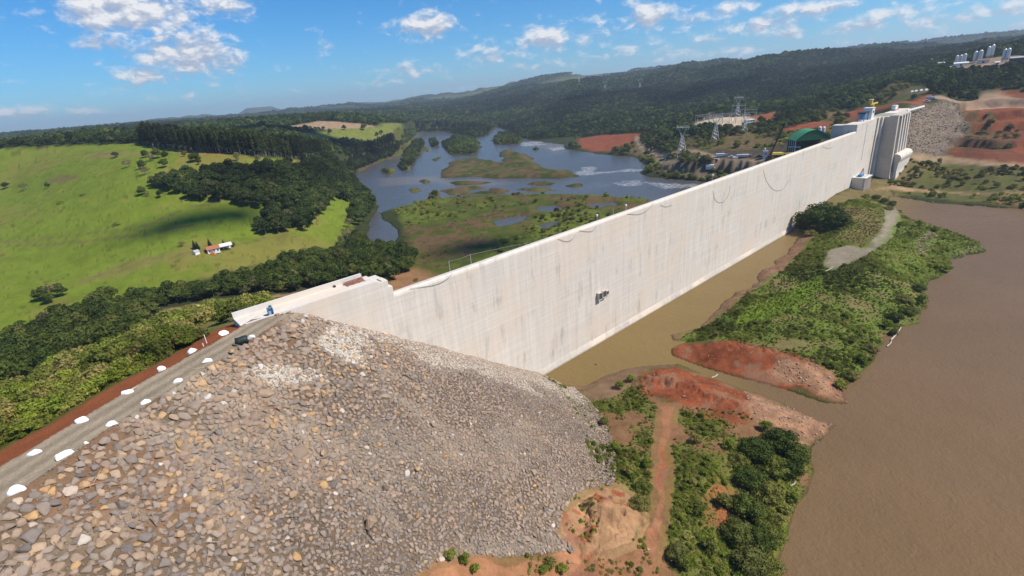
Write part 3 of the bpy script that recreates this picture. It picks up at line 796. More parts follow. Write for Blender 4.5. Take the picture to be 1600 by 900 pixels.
MAT = dict(
    ground=ground_mat(), concrete=concrete_mat('concrete'), concrete_grey=concrete_mat('grey_concrete', (.50, .435, .355), .8),
    concrete_foot=concrete_mat('waterline_concrete', (.42, .375, .32), 1.2), concrete_dark=concrete_mat('recess_shade_concrete', (.27, .25, .19), .8), concrete_white=concrete_mat('white_concrete', (.60, .57, .52), .6), stone=rock_mat(),  # the darkest concrete carries the intake recess's shade in its colour
    leaf_dark=foliage_mat('dark_foliage', [(0, (.036, .056, .014)), (.4, (.055, .084, .020)), (.75, (.078, .108, .027)), (1, (.115, .125, .045))]),
    leaf_wood=foliage_mat('wood_foliage', [(0, (.026, .042, .013)), (.5, (.038, .060, .017)), (.9, (.056, .078, .024)), (1, (.090, .095, .048))]),
    leaf_far=foliage_mat('hill_foliage', [(0, (.014, .028, .010)), (.5, (.032, .054, .017)), (.85, (.060, .088, .026)), (1, (.11, .13, .045))]),
    leaf_euc=foliage_mat('eucalyptus_foliage', [(0, (.028, .042, .014)), (.6, (.040, .056, .018)), (1, (.058, .072, .026))]),
    leaf_bright=foliage_mat('bright_foliage', [(0, (.11, .155, .026)), (.4, (.155, .205, .036)), (.8, (.20, .24, .050)), (1, (.26, .25, .10))], .3),
    leaf_scrub=foliage_mat('scrub_foliage', [(0, (.085, .110, .028)), (.4, (.130, .155, .040)), (.7, (.165, .175, .055)), (1, (.20, .18, .08))], .3),
    leaf_grey=foliage_mat('grey_foliage', [(0, (.13, .115, .075)), (.5, (.17, .145, .095)), (1, (.12, .13, .06))], .1),
    leaf_pale=foliage_mat('pale_foliage', [(0, (.16, .16, .085)), (1, (.20, .18, .11))], .15),
    leaf_conifer=foliage_mat('conifer_foliage', [(0, (.018, .032, .014)), (1, (.028, .044, .018))], .05),
    bark=plain('bark', (.20, .165, .125), .9), bark_euc=plain('eucalyptus_bark', (.27, .24, .20), .85), bark_pale=plain('pale_bark', (.42, .37, .30), .85),
    white=plain('white_paint', (.74, .73, .70), .55, 0, .05), limewash=plain('whitewashed_stone', (.86, .86, .85), .8, 0, .04),
    steel=plain('galvanised_steel', (.46, .46, .45), .5, .35), dark_steel=plain('dark_steel', (.05, .045, .05), .5, .4), black=plain('black_rubber', (.02, .02, .02), .7),
    glass=plain('dark_glass', (.03, .04, .05), .12), green_roof=plain('green_roofing', (.055, .25, .095), .5, .0, .08), green_dark=plain('green_cladding', (.04, .16, .06), .5),
    tile=plain('clay_tiles', (.36, .135, .07), .85, 0, .25, 3.0), pale_roof=plain('pale_sheet_roof', (.66, .62, .55), .5, 0, .1), yellow=plain('yellow_paint', (.62, .42, .04), .5),
    blue=plain('blue_paint', (.06, .22, .42), .5), red=plain('red_paint', (.42, .08, .05), .5), rust=plain('rusty_steel', (.30, .13, .09), .8, .2, .3, 6), wood=plain('grey_driftwood', (.48, .43, .37), .9, 0, .2, 4),
    tarp=plain('dark_tarpaulin', (.018, .028, .026), .6, 0, .3, 3), metal_silo=plain('silo_sheet', (.72, .72, .70), .4, .1, .06), pool=plain('gravel_pad', (.4, .34, .28), .9),
    cable=plain('grey_cable', (.16, .16, .16), .7), orange=plain('orange_paint', (.60, .20, .05), .6),
)


# ------------------------------------------------------------------ mesh writing
class MB:
    def __init__(s): s.v = []; s.f = []; s.m = []
    def add(s, vs, fs, mi=0):
        o = len(s.v); s.v.extend([tuple(map(float, p)) for p in vs]); s.f.extend([tuple(i + o for i in f) for f in fs]); s.m.extend([mi] * len(fs)); return s
    def box(s, x0, x1, y0, y1, z0, z1, mi=0, M_=None, taper=0.0):
        k = taper
        P = [(x0, y0, z0), (x1, y0, z0), (x1, y1, z0), (x0, y1, z0), (x0 + k, y0 + k, z1), (x1 - k, y0 + k, z1), (x1 - k, y1 - k, z1), (x0 + k, y1 - k, z1)]
        if M_ is not None: P = [tuple(M_ @ Vector(p)) for p in P]
        return s.add(P, [(0, 3, 2, 1), (4, 5, 6, 7), (0, 1, 5, 4), (1, 2, 6, 5), (2, 3, 7, 6), (3, 0, 4, 7)], mi)
    def tube(s, pts, r, mi=0, n=6, r2=None, cap=True):
        pts = [Vector(p) for p in pts]; k = len(pts); vs = []; fs = []
        for i, p in enumerate(pts):
            d = (pts[min(i + 1, k - 1)] - pts[max(i - 1, 0)]).normalized()
            a = d.cross(Vector((0, 0, 1)) if abs(d.z) < .9 else Vector((1, 0, 0))).normalized(); b = d.cross(a)
            rr = r if r2 is None else r + (r2 - r) * i / (k - 1)
            for j in range(n):
                q = 2 * math.pi * j / n
                vs.append(p + a * math.cos(q) * rr + b * math.sin(q) * rr)
        for i in range(k - 1):
            for j in range(n):
                fs.append((i * n + j, i * n + (j + 1) % n, (i + 1) * n + (j + 1) % n, (i + 1) * n + j))
        if cap: fs.append(tuple(range(n - 1, -1, -1))); fs.append(tuple((k - 1) * n + j for j in range(n)))
        return s.add(vs, fs, mi)
    def prism(s, prof, x0, x1, mi=0, cuts=1):
        """profile of (y, z) points swept along x"""
        k = len(prof); vs = []; fs = []
        for c in range(cuts + 1):
            x = x0 + (x1 - x0) * c / cuts
            vs += [(x, y, z) for y, z in prof]
        for c in range(cuts):
            for j in range(k):
                fs.append((c * k + j, (c + 1) * k + j, (c + 1) * k + (j + 1) % k, c * k + (j + 1) % k))
        fs.append(tuple(range(k))); fs.append(tuple(cuts * k + j for j in range(k - 1, -1, -1)))
        return s.add(vs, fs, mi)
    def lathe(s, prof, n=16, mi=0, c=(0, 0, 0)):
        k = len(prof); vs = []; fs = []
        for r, z in prof:
            for j in range(n):
                q = 2 * math.pi * j / n; vs.append((c[0] + r * math.cos(q), c[1] + r * math.sin(q), c[2] + z))
        for i in range(k - 1):
            for j in range(n): fs.append((i * n + j, i * n + (j + 1) % n, (i + 1) * n + (j + 1) % n, (i + 1) * n + j))
        fs.append(tuple(range(n - 1, -1, -1))); fs.append(tuple((k - 1) * n + j for j in range(n)))
        return s.add(vs, fs, mi)
    def mesh(s, name, mats, smooth=False):
        me = bpy.data.meshes.new(name); me.from_pydata(s.v, [], s.f)
        for m in (mats if isinstance(mats, (list, tuple)) else [mats]): me.materials.append(m)
        if len(me.materials) > 1: me.polygons.foreach_set('material_index', s.m)
        if smooth: me.polygons.foreach_set('use_smooth', [True] * len(s.f))
        me.validate(); me.update()
        import bmesh
        if len(s.f) < 20000:
            bm = bmesh.new(); bm.from_mesh(me); bmesh.ops.recalc_face_normals(bm, faces=bm.faces); bm.to_mesh(me); bm.free()
        return me
    def obj(s, name, mats, parent=None, smooth=False, col=None):
        o = bpy.data.objects.new(name, s.mesh(name, mats, smooth)); (col or C).objects.link(o)
        if parent: o.parent = parent
        return o


def fast_mesh(name, V, Fq, mats, smooth=False, mi=None):
    me = bpy.data.meshes.new(name)
    me.vertices.add(len(V)); me.vertices.foreach_set('co', np.asarray(V, np.float32).ravel())
    Fq = np.asarray(Fq, np.int32); k = Fq.shape[1]
    me.loops.add(Fq.size); me.loops.foreach_set('vertex_index', Fq.ravel())
    me.polygons.add(len(Fq)); me.polygons.foreach_set('loop_start', np.arange(0, Fq.size, k, dtype=np.int32)); me.polygons.foreach_set('loop_total', np.full(len(Fq), k, np.int32))
    for m in (mats if isinstance(mats, (list, tuple)) else [mats]): me.materials.append(m)
    if mi is not None: me.polygons.foreach_set('material_index', np.asarray(mi, np.int32))
    me.polygons.foreach_set('use_smooth', np.full(len(Fq), smooth))
    me.update(calc_edges=True)
    return me


def tag(o, label=None, cat=None, group=None, kind=None):
    if label: o['label'] = label
    if cat: o['category'] = cat
    if group: o['group'] = group
    if kind: o['kind'] = kind
    return o


def empty(name, loc, rz=0.0, label=None, cat=None, group=None, scale=1.0):
    o = bpy.data.objects.new(name, None); C.objects.link(o); o.location = loc; o.rotation_euler = (0, 0, rz); o.scale = (scale,) * 3
    o.empty_display_size = .5
    return tag(o, label, cat, group)


def add_color(me, name, cols):
    a = me.color_attributes.new(name, 'FLOAT_COLOR', 'POINT')
    a.data.foreach_set('color', np.concatenate([cols, np.ones((len(cols), 1))], 1).astype(np.float32).ravel())


# ------------------------------------------------------------------ the ground, one sheet to the horizon
def polar_sheet(name, azs, rs, mats, hfun, cfun=None, attr='col', close=False, smooth=True, keep=None):
    na, nr = len(azs), len(rs)
    A, Rr = np.meshgrid(np.radians(azs), rs, indexing='ij')
    X = (np.sin(A) * Rr).ravel(); Y = (np.cos(A) * Rr).ravel()
    Z = np.concatenate([hfun(X[i:i + 200000], Y[i:i + 200000]) for i in range(0, X.size, 200000)])
    ii = np.arange(na if close else na - 1)[:, None]; jj = np.arange(nr - 1)[None]
    i2 = (ii + 1) % na
    Fq = np.stack([ii * nr + jj, ii * nr + jj + 1, i2 * nr + jj + 1, i2 * nr + jj], -1).reshape(-1, 4)
    V = np.stack([X, Y, Z], 1)
    if keep is not None: Fq = Fq[keep(X, Y)[Fq].all(1)]
    me = fast_mesh(name, V, Fq, mats, smooth)
    if cfun is not None:
        cols = np.concatenate([cfun(X[i:i + 200000], Y[i:i + 200000], Z[i:i + 200000]) for i in range(0, X.size, 200000)])
        add_color(me, attr, cols)
    o = bpy.data.objects.new(name, me); C.objects.link(o)
    return o


th = np.arange(77, 6.0, -.125)
rs = np.concatenate([100 / np.tan(np.radians(th)), np.exp(np.arange(math.log(960), math.log(16000), .009))])
rs = np.sort(np.concatenate([[3, 10, 17], rs, np.arange(585, 770, 3.1)]))
azs = np.concatenate([np.arange(-180, -60, 4.0), np.arange(-60, -49, .5), np.arange(-49, 51, .13), np.arange(51, 62, .5), np.arange(62, 180, 4.0)])
ground = polar_sheet('ground', azs, rs, MAT['ground'], land, land_color, close=True)
tag(ground, 'rolling land of pasture, red earth, river flats and quarried slopes around the dam', kind='structure')

# ------------------------------------------------------------------ water
def res_col(x, y, z):
    t, nn = to_dam(x, y)
    m = (1 - sstep(nn + fbm(x, y, 20, 3, 5) * 5, 40, 75)) * (1 - sstep(x, 95, 130) * sstep(nn, 30, 60))
    a = np.array([.175, .118, .045]); b = np.array([.158, .098, .049])
    n_ = (1 + .10 * fbm(x, y, 45, 4, 8) + .05 * fbm(x, y, 12, 3, 9))[:, None]
    return (b + (a - b) * m[:, None]) * n_


def res_mat():
    m, t, b = new_mat('muddy_water')
    a = t.node('ShaderNodeAttribute', attribute_name='col').outputs['Color']
    t.l.new(a, b.inputs['Base Color']); b.inputs['Roughness'].default_value = .25; b.inputs['IOR'].default_value = 1.33; b.inputs['Specular IOR Level'].default_value = .13
    pos = t.node('ShaderNodeTexCoord').outputs['Object']
    wv = t.math('ADD', t.noise(pos, 1.1, 4, .6), t.math('MULTIPLY', t.noise(pos, .22, 3, .6, .4), 1.6))
    bp = t.node('ShaderNodeBump', {'Height': wv, 'Strength': 1.0, 'Distance': .22})
    t.l.new(bp.outputs[0], b.inputs['Normal'])
    return m


# a level sheet on the upstream side, bounded by the dam line
TT = np.linspace(-30, 700, 293); NN = np.linspace(.2, 900, 361)
tg, ng = np.meshgrid(TT, NN, indexing='ij')
X = (A0[0] + DV[0] * tg + NV[0] * ng).ravel(); Y = (A0[1] + DV[1] * tg + NV[1] * ng).ravel()
nr_ = len(NN); ii = np.arange(len(TT) - 1)[:, None]; jj = np.arange(nr_ - 1)[None]
Fq = np.stack([ii * nr_ + jj, ii * nr_ + jj + 1, (ii + 1) * nr_ + jj + 1, (ii + 1) * nr_ + jj], -1).reshape(-1, 4)
me = fast_mesh('reservoir_water', np.stack([X, Y, X * 0], 1), Fq, res_mat(), True); add_color(me, 'col', res_col(X, Y, X))
o = bpy.data.objects.new('reservoir_water', me); C.objects.link(o)
tag(o, 'muddy brown reservoir water upstream of the dam', kind='structure')

FOAM = [flats(p) for p in ([(905, 269), (960, 267), (1000, 265), (1003, 268), (960, 270), (908, 273)], [(905, 262), (925, 260), (930, 268), (908, 272)], [(1010, 284), (1040, 286), (1095, 289), (1080, 294), (1040, 296)], [(960, 285), (1000, 283), (1000, 288)],
                           [(860, 231), (880, 229), (884, 233), (862, 236)], [(815, 223), (845, 220), (850, 226), (820, 228)])]
SILT = [flats(p) for p in ([(590, 280), (640, 276), (700, 277), (700, 283), (640, 288), (600, 290)], [(690, 283), (760, 281), (800, 286), (760, 290), (700, 290)], [(830, 219), (885, 228), (870, 238), (840, 230)], [(636, 206), (660, 204), (640, 235), (610, 250), (600, 247)])]


def riv_col(x, y, z):
    f = np.zeros(x.shape); s_ = np.zeros(x.shape)
    n2 = fbm(x, y, 25, 4, 81)
    for P in FOAM: f = np.maximum(f, 1 - sstep(sdf(x + n2 * 14, y + n2 * 14, P, 30), -3, 5))
    f = f * .8 + .22 * sstep(fbm(x, y, 70, 3, 83), .25, .6) * sstep(x, 40, 140)
    for P in SILT: s_ = np.maximum(s_, .8 * (1 - sstep(sdf(x + n2 * 12, y, P, 40), -10, 14)))
    return np.stack([np.clip(f, 0, 1), s_, f * 0], 1)


riv = polar_sheet('river_water', np.arange(-40, 42, .2), np.exp(np.arange(math.log(250), math.log(2400), .009)), water_mat('river_surface', (.075, .072, .070), 'flow', .16, 1.0, .12), lambda x, y: x * 0, riv_col, 'flow', keep=lambda x, y: to_dam(x, y)[1] < -3)
tag(riv, 'grey blue river with rapids winding away downstream', kind='structure')

# ------------------------------------------------------------------ the dam
def dam_thing(name, label, cat, t=0, n=0, z=0, group=None):
    p = dam_xy(t, n)
    return empty(name, (p[0], p[1], z), math.atan2(DV[1], DV[0]), label, cat, group)


# local frame of the dam: x along the crest, y downstream, z up
dam = dam_thing('concrete_dam', 'long pale concrete gravity dam wall across the valley', 'dam')
OG = [(0.0, 50.1), (.2, 50.7), (.8, 51.0), (1.8, 51.0), (3.2, 50.6), (5.0, 49.9), (7.0, 49.0)]
prof = [(0, -4)] + [(0, z) for z in (8, 20, 32, 40)] + OG
y, z = 7.0, 49.0
while z > 4:
    prof.append((y, z - 1.5)); y += 1.5 * .78; z -= 1.5; prof.append((y, z))
prof += [(y + 6, 3), (y + 6, -4)]
b = MB(); b.prism(prof, -56, 342, cuts=40); b.obj('overflow_section', MAT['concrete'], dam)
# plinth along the foot of the wall
b = MB(); b.prism([(-.002, 2.2), (-.25, 2.0), (-1.2, .6), (-1.3, -3), (-.002, -3)], -12, 262, cuts=8); b.obj('plinth', MAT['concrete_foot'], dam)
# left wing with its road deck
b = MB(); b.prism([(0, -4), (0, 55.4), (7.2, 55.4), (9, 50), (40, 6), (40, -4)], -58.6, -56.004)
b.prism([(0, -4), (0, 55.9), (7.4, 55.9), (7.6, 50), (40, 6), (40, -4)], -93, -58.604, cuts=4)
b.box(-57.6, -56.2, .3, 3.0, 55.41, 55.7)
b.obj('left_wing', MAT['concrete'], dam)
b = MB(); b.prism([(6.55, 55.905), (6.55, 57.15), (7.35, 57.15), (7.35, 55.905)], -93, -60.2, cuts=6)
b.prism([(0.02, 55.905), (0.02, 56.12), (.55, 56.12), (.55, 55.905)], -92, -59.5, cuts=4); b.obj('parapet', MAT['concrete_white'], dam)
b = MB(); b.prism([(-.02, 45), (-.02, 53.4), (7, 53.4), (7, 45)], -56.0, -54.9); b.obj('end_step', MAT['concrete'], dam)
# stair of RCC lifts where the wing ends
# right block
b = MB(); b.prism([(0, -4), (0, 56), (9, 56), (9, 50), (40, 6), (40, -4)], 342.004, 393, cuts=4); b.obj('right_block', MAT['concrete'], dam)
b = MB(); b.box(342.0, 352, 9.01, 17, 40, 55.6); b.obj('training_wall', MAT['concrete_grey'], dam)
b = MB(); b.box(366.6, 367.2, -.06, -.003, 26, 54); b.obj('joint', MAT['cable'], dam)
# intake with its piers
b = MB()
b.prism([(-1.0, -4), (-1.0, 56.4), (10, 56.4), (10, -4)], 393.004, 398, cuts=1)
b.prism([(-2.6, -4), (-2.6, 56.2), (10, 56.2), (10, -4)], 398.004, 402)
b.obj('buttress', MAT['concrete'], dam)
b = MB(); b.prism([(-16, -4), (-13.5, 8), (-12, 56.0), (9, 56.0), (9, -4)], 402.004, 405.5)
b.prism([(-16.5, -4), (-13.5, 24), (-8, 24.5), (-7, 56.0), (9, 56.0), (9, -4)], 405.504, 440, mi=1)  # darker material: shade of the recess behind the piers, put into colour
b.obj('intake_tower', [MAT['concrete_grey'], MAT['concrete_dark']], dam)
for t0 in (412, 420.5, 429, 436.5):
    b = MB(); b.prism([(-13.6, 24), (-12.4, 55.9), (-7.1, 55.9), (-7.9, 24)], t0, t0 + 3.0); b.obj('pier', MAT['concrete_white'], dam)
b = MB(); b.prism([(-12.0, 56.004), (-12.0, 57.0), (-6, 57.0), (-6, 56.004)], 403, 440); b.obj('deck_beam', MAT['concrete_grey'], dam)
b = MB()
pr = [(-13.3, 26), (-15.5, 25.9), (-17.4, 25), (-18.4, 23.2), (-18.2, 21.2), (-17.3, 19), (-16.8, 12), (-17.4, 1), (-13.3, 1)]
b.prism(pr, 406, 444); b.obj('intake_sill', MAT['concrete'], dam, smooth=False)
b = MB(); b.prism([(-4, 10), (-1, 55.8), (8, 55.8), (8, 10)], 440.004, 492, cuts=3); b.obj('right_wing', MAT['concrete'], dam)
# small water intake at the foot of the right block
si = dam_thing('small_intake', 'small ribbed concrete intake against the foot of the dam wall by the islet trees', 'intake', 350, 0, 8)
b = MB(); b.box(0, 16, -8, -.02, -6, 6.5); b.obj('body', MAT['concrete'], si)
for k in range(6):
    b = MB(); b.box(.6 + k * 2.9, 1.3 + k * 2.9, -9.2, -8.004, -6, 6.6); b.obj('rib', MAT['concrete_white'], si)
b = MB(); b.box(0, 17, -9.6, 0 - .02, 6.504, 7.2); b.obj('deck', MAT['concrete_white'], si)
hk = dam_thing('lifting_frame', 'small blue steel lifting frame on top of the small intake deck', 'lifting frame', 352, 4, 15.3)
hk.location.z = 15.3; p = dam_xy(352, 4); hk.location.x, hk.location.y = p
b = MB(); b.box(1, 8, -1.6, 1.2, 0, 1.6); b.obj('machine_body', MAT['blue'], hk)
b = MB(); b.tube([(1, 0, .8), (9, 0, 5.5)], .22); b.tube([(9, 0, 5.5), (12.5, 0, .6)], .18); b.tube([(6, 0, 1), (9, 0, 5.5)], .15); b.obj('boom', MAT['dark_steel'], hk)
b = MB()
for k in range(8): b.tube([(-1 + k * 1.8, -3.6, 0), (-1 + k * 1.8, -3.6, 1.2)], .06, n=4)
b.tube([(-1, -3.6, 1.2), (11.6, -3.6, 1.2)], .06, n=4); b.obj('handrail', MAT['steel'], hk)
def wall_tz(u, v, n=0.0):
    """point of the dam's face (offset n upstream) seen at a photo point: t, z"""
    d = px_dir(u, v); o = np.array([-A0[0], -A0[1]]); s = (A0 @ NV + n) / (d[:2] @ NV)
    P = d * s; t = (P[0] - A0[0]) * DV[0] + (P[1] - A0[1]) * DV[1]
    return t, CAM_Z + P[2]


# three small screens on the upstream face
for i, (tt, zz) in enumerate([wall_tz(935, 468), wall_tz(942, 464), wall_tz(947, 461)]):
    g = dam_thing('trash_screen', ['left tilted grey screen panel fixed low on the pale dam wall', 'middle dark grey screen panel fixed on the pale dam wall', 'right small grey screen panel fixed on the pale dam wall'][i], 'screen', tt, .02, zz, 'screen panels on the dam wall')
    b = MB(); h = [3.2, 3.0, 2.0][i]; d = [1.2, 1.0, .6][i]
    b.box(-1.15, -1.0, -d, 0, 0, h); b.box(1.0, 1.15, -d, 0, 0, h); b.box(-1, 1, -d, 0, h - .25, h); b.box(-1, 1, -d, 0, 0, .25); b.obj('frame', MAT['concrete_grey'], g)
    b = MB()
    for k in range(7): b.box(-.95 + k * .28, -.85 + k * .28, -d * .8, -d * .5, .25, h - .25)
    b.box(-1, 1, -.2, -.02, .25, h - .25); b.obj('grille', MAT['cable'], g)


# cables hanging in loops over the upstream face
loops = [[(705, 418), (700, 436), (682, 446), (640, 448)], [(872, 373), (884, 378), (893, 376), (900, 367)], [(905, 360), (925, 363), (932, 354)], [(980, 334), (1000, 336), (1015, 326), (1022, 314)], [(1032, 320), (1040, 324), (1050, 320)],
         [(1114, 298), (1116, 310), (1122, 317), (1132, 316), (1140, 302), (1141, 290)], [(1193, 266), (1196, 280), (1205, 294), (1213, 299), (1225, 296), (1232, 282)], [(1285, 229), (1296, 233), (1303, 228)]]
lab = ['thin cable sagging from the rail at the near end of the dam crest', 'shallow cable loop on the dam wall above the wetland edge', 'small cable loop just right of the shallow one on the dam wall', 'cable loop on the wall below the river bend',
       'tiny cable hook on the wall beside the rapids', 'deep round cable loop hanging on the wall below the white van', 'widest deep cable loop hanging on the wall below the crane', 'small cable loop near the green hangar on the wall']
for L, lb in zip(loops, lab):
    pts = []
    for (u, v) in L:
        t, z = wall_tz(u, v, .15); q = dam_xy(t, .15); pts.append((q[0], q[1], min(z, 51.1)))
    # round the polyline
    P = [Vector(p) for p in pts]; Q = [P[0]]
    for i in range(1, len(P) - 1):
        a = (P[i - 1] + P[i]) / 2; c = (P[i] + P[i + 1]) / 2
        for k in range(5):
            f = k / 4; Q.append(a * (1 - f) ** 2 + P[i] * 2 * f * (1 - f) + c * f * f)
    Q.append(P[-1])
    b = MB(); b.tube(Q, .055, n=5); o = b.obj('hanging_cable', MAT['cable']); tag(o, lb, 'cable', 'cables hanging on the dam wall')
# rail posts and lamps on the crest
for i, (u, lb) in enumerate([(704, 'thin rail post on the crest nearest the broken wing end'), (737, 'second thin rail post along the crest with a handrail wire'), (933, 'small white lamp post on the crest, nearest the wetland'), (958, 'thin bare post on the crest between two white lamps'), (978, 'small white lamp on the crest above the wetland edge'), (1113, 'white lamp post on the crest by the rapids'), (1193, 'tall white lamp post on the crest below the crane')]):
    vv = 462 - .352 * (u - 610); t, z = wall_tz(u, vv, -2.8); q = dam_xy(t, -2.8)
    e = empty('crest_post', (q[0], q[1], 50.9), 0, lb, 'post', 'posts along the dam crest')
    hgt = [3.2, 3.0, 1.4, 2.4, 1.5, 2.0, 7][i]
    b = MB(); b.tube([(0, 0, 0), (0, 0, hgt)], .10, n=6); b.obj('pole', MAT['steel'], e)
    if i in (2, 4, 5, 6): b = MB(); b.lathe([(.1, 0), (.42, .15), (.42, .75), (.1, .95)], 8, c=(0, 0, hgt)); b.obj('lamp_head', MAT['white'], e)
a_ = wall_tz(704, 429, -2.8)[0]; c_ = wall_tz(737, 417, -2.8)[0]; t1 = wall_tz(830, 385, -2.8)[0]
b = MB(); pts = []
for (tt, zz) in [(a_, 54.0), ((a_ + c_) / 2, 53.6), (c_, 53.8), ((c_ + t1) / 2, 52.6), (t1, 51.1)]:
    q = dam_xy(tt, -2.8); pts.append((q[0], q[1], zz))
b.tube(pts, .06, n=4); tag(b.obj('handrail_wire', MAT['cable']), 'thin wire strung between the two rail posts on the near crest', 'wire')

# ------------------------------------------------------------------ vegetation prototypes
def leaves(lobes, n, size, seed, up=.35, flatten=.6, inner=.72):
    """many leaf-sized faces over a crown built of uneven lobes"""
    r = np.random.default_rng(seed)
    L = np.array([l[:3] for l in lobes]); Rr = np.array([l[3:6] for l in lobes])
    w_ = (Rr[:, 0] * Rr[:, 1] + Rr[:, 0] * Rr[:, 2] + Rr[:, 1] * Rr[:, 2]); w_ = w_ / w_.sum()
    V = []; cnt = 0
    k = r.choice(len(lobes), int(n * 1.7), p=w_)
    d = r.normal(size=(len(k), 3)); d[:, 2] += up; d /= np.linalg.norm(d, axis=1)[:, None]
    rad = inner + (1.06 - inner) * r.random(len(k)) ** .5
    c = L[k] + d * Rr[k] * rad[:, None]
    keep = np.ones(len(k), bool)
    for j in range(len(lobes)):
        q = (((c - L[j]) / Rr[j]) ** 2).sum(1); keep &= (q > .42) | (k == j)
    c = c[keep][:n]; d = d[keep][:n]
    nrm = d + r.normal(size=d.shape) * flatten; nrm /= np.linalg.norm(nrm, axis=1)[:, None]
    a = np.cross(nrm, r.normal(size=d.shape)); a /= np.linalg.norm(a, axis=1)[:, None]; bb = np.cross(nrm, a)
    s_ = size * (.6 + .8 * r.random(len(c)))[:, None]
    V = np.stack([c - a * s_, c - bb * s_ * .62 + nrm * s_ * .18, c + a * s_, c + bb * s_ * .62 + nrm * s_ * .12], 1).reshape(-1, 3)
    F = np.arange(len(V)).reshape(-1, 4)
    return V, F


def core(lobes, mb, mi=0, k=.66):
    for (x, y, z, a, b_, c) in lobes:
        vs = []; n1, n2 = 7, 4
        for i in range(n2 + 1):
            p = math.pi * i / n2
            for j in range(n1):
                q = 2 * math.pi * j / n1; vs.append((x + a * k * math.sin(p) * math.cos(q), y + b_ * k * math.sin(p) * math.sin(q), z + c * k * math.cos(p)))
        mb.add(vs, [(i * n1 + j, i * n1 + (j + 1) % n1, (i + 1) * n1 + (j + 1) % n1, (i + 1) * n1 + j) for i in range(n2) for j in range(n1)], mi)


def trunk_mb(h, r, limbs, seed, mb=None, mi=0, bare=0.0):
    rr = random.Random(seed); mb = mb or MB()
    top = (rr.uniform(-.06, .06) * h, rr.uniform(-.06, .06) * h, h)
    mb.tube([(0, 0, -.5), (top[0] * .3, top[1] * .4, h * .45), top], r, mi, 6, r * .45)
    for (x, y, z) in limbs:
        mb.tube([(top[0] * .5, top[1] * .5, h * .62), ((x + top[0]) * .5, (y + top[1]) * .5, (h * .72 + z) * .5 + .1 * h), (x, y, z)], r * .5, mi, 5, r * .15)
    return mb


TREES = {}


def make_tree(key, lobes, n, size, leafm, trunk_h, trunk_r, barkm, seed, up=.35, flatten=.6, cr=True):
    V, F = leaves(lobes, n, size, seed, up, flatten)
    cme = fast_mesh(key + '_crown', V, F, MAT[leafm])
    if cr:
        mb = MB(); core(lobes, mb); o = len(V)
        V2 = np.concatenate([V, np.array(mb.v)]); F2 = np.concatenate([F, np.array(mb.f) + o])
        cme = fast_mesh(key + '_crown', V2, F2, MAT[leafm])
    else: V2, F2 = V, F
    tm = trunk_mb(trunk_h, trunk_r, [l[:3] for l in lobes[:4]], seed)
    tme = tm.mesh(key + '_trunk', MAT[barkm])
    # one joined mesh for far copies
    q = [f for f in tm.f if len(f) == 4]; V3 = np.concatenate([V2, np.array(tm.v)]); F3 = np.concatenate([F2, np.array(q) + len(V2)])
    jme = fast_mesh(key, V3, F3, [MAT[leafm], MAT[barkm]], mi=np.concatenate([np.zeros(len(F2)), np.ones(len(q))]))
    TREES[key] = (cme, tme, jme)


def rand_lobes(seed, n, R, h, base, squash=.7, spread=.62):
    rr = random.Random(seed); L = [(0, 0, h - R * .55, R * .62, R * .62, R * .55 * squash / .7)]
    for i in range(n):
        q = 2 * math.pi * (i + rr.uniform(-.3, .3)) / n; d = R * spread * rr.uniform(.75, 1.1); z = rr.uniform(base, h - R * .5)
        s_ = R * rr.uniform(.36, .56)
        L.append((d * math.cos(q), d * math.sin(q), z, s_, s_ * rr.uniform(.8, 1.2), s_ * squash * rr.uniform(.8, 1.2)))
    return L


for i in range(4):
    L = rand_lobes(100 + i, 6 + i % 3, 4.4, 8.6 + .6 * i, 3.6, .72)
    make_tree('leafy_tree_' + 'abcd'[i], L, 620, .52, 'leaf_dark', 4.4, .26, 'bark', 100 + i)
    make_tree('wood_tree_' + 'abcd'[i], rand_lobes(140 + i, 7, 5.0, 9.5 + i * .7, 4.0, .66), 520, .62, 'leaf_wood', 5, .28, 'bark', 140 + i)
    make_tree('hill_tree_' + 'abcd'[i], rand_lobes(180 + i, 5, 4.6, 9.5, 3.6, .7), 240, .85, 'leaf_far', 5, .28, 'bark', 180 + i)
for i in range(3):
    rr = random.Random(200 + i); L = [(rr.uniform(-.5, .5), rr.uniform(-.5, .5), 10 + k * 1.5, 1.5 + .4 * math.sin(k * 1.3 + i), 1.5 + .4 * math.cos(k * 2 + i), 1.4) for k in range(-3, 5)]
    make_tree('eucalyptus_' + 'abc'[i], L, 330, .45, 'leaf_euc', 15, .16, 'bark_euc', 200 + i, up=.2)
    L = rand_lobes(230 + i, 5, 1.35, 1.9 + .3 * i, .7, .75)
    make_tree('bush_' + 'abc'[i], L, 420, .16, 'leaf_bright', .9, .06, 'bark', 230 + i, up=.5)
    make_tree('scrub_' + 'abc'[i], rand_lobes(260 + i, 6, 1.7, 2.3 + .4 * i, .8, .7), 420, .21, 'leaf_scrub', 1.1, .07, 'bark', 260 + i, up=.5)
    make_tree('low_scrub_' + 'abc'[i], rand_lobes(290 + i, 5, 1.5, 1.0 + .15 * i, .2, .40), 230, .17, ['leaf_scrub', 'leaf_bright', 'leaf_scrub'][i], .5, .05, 'bark', 290 + i, up=1.1, flatten=.4, cr=False)
make_tree('shore_tree', rand_lobes(320, 9, 3.3, 4.4, 1.3, .7, .7), 1500, .20, 'leaf_dark', 2.0, .14, 'bark', 320)
make_tree('shore_tree_wide', rand_lobes(325, 10, 3.0, 3.4, .9, .62, .8), 1400, .20, 'leaf_scrub', 1.6, .12, 'bark', 325)
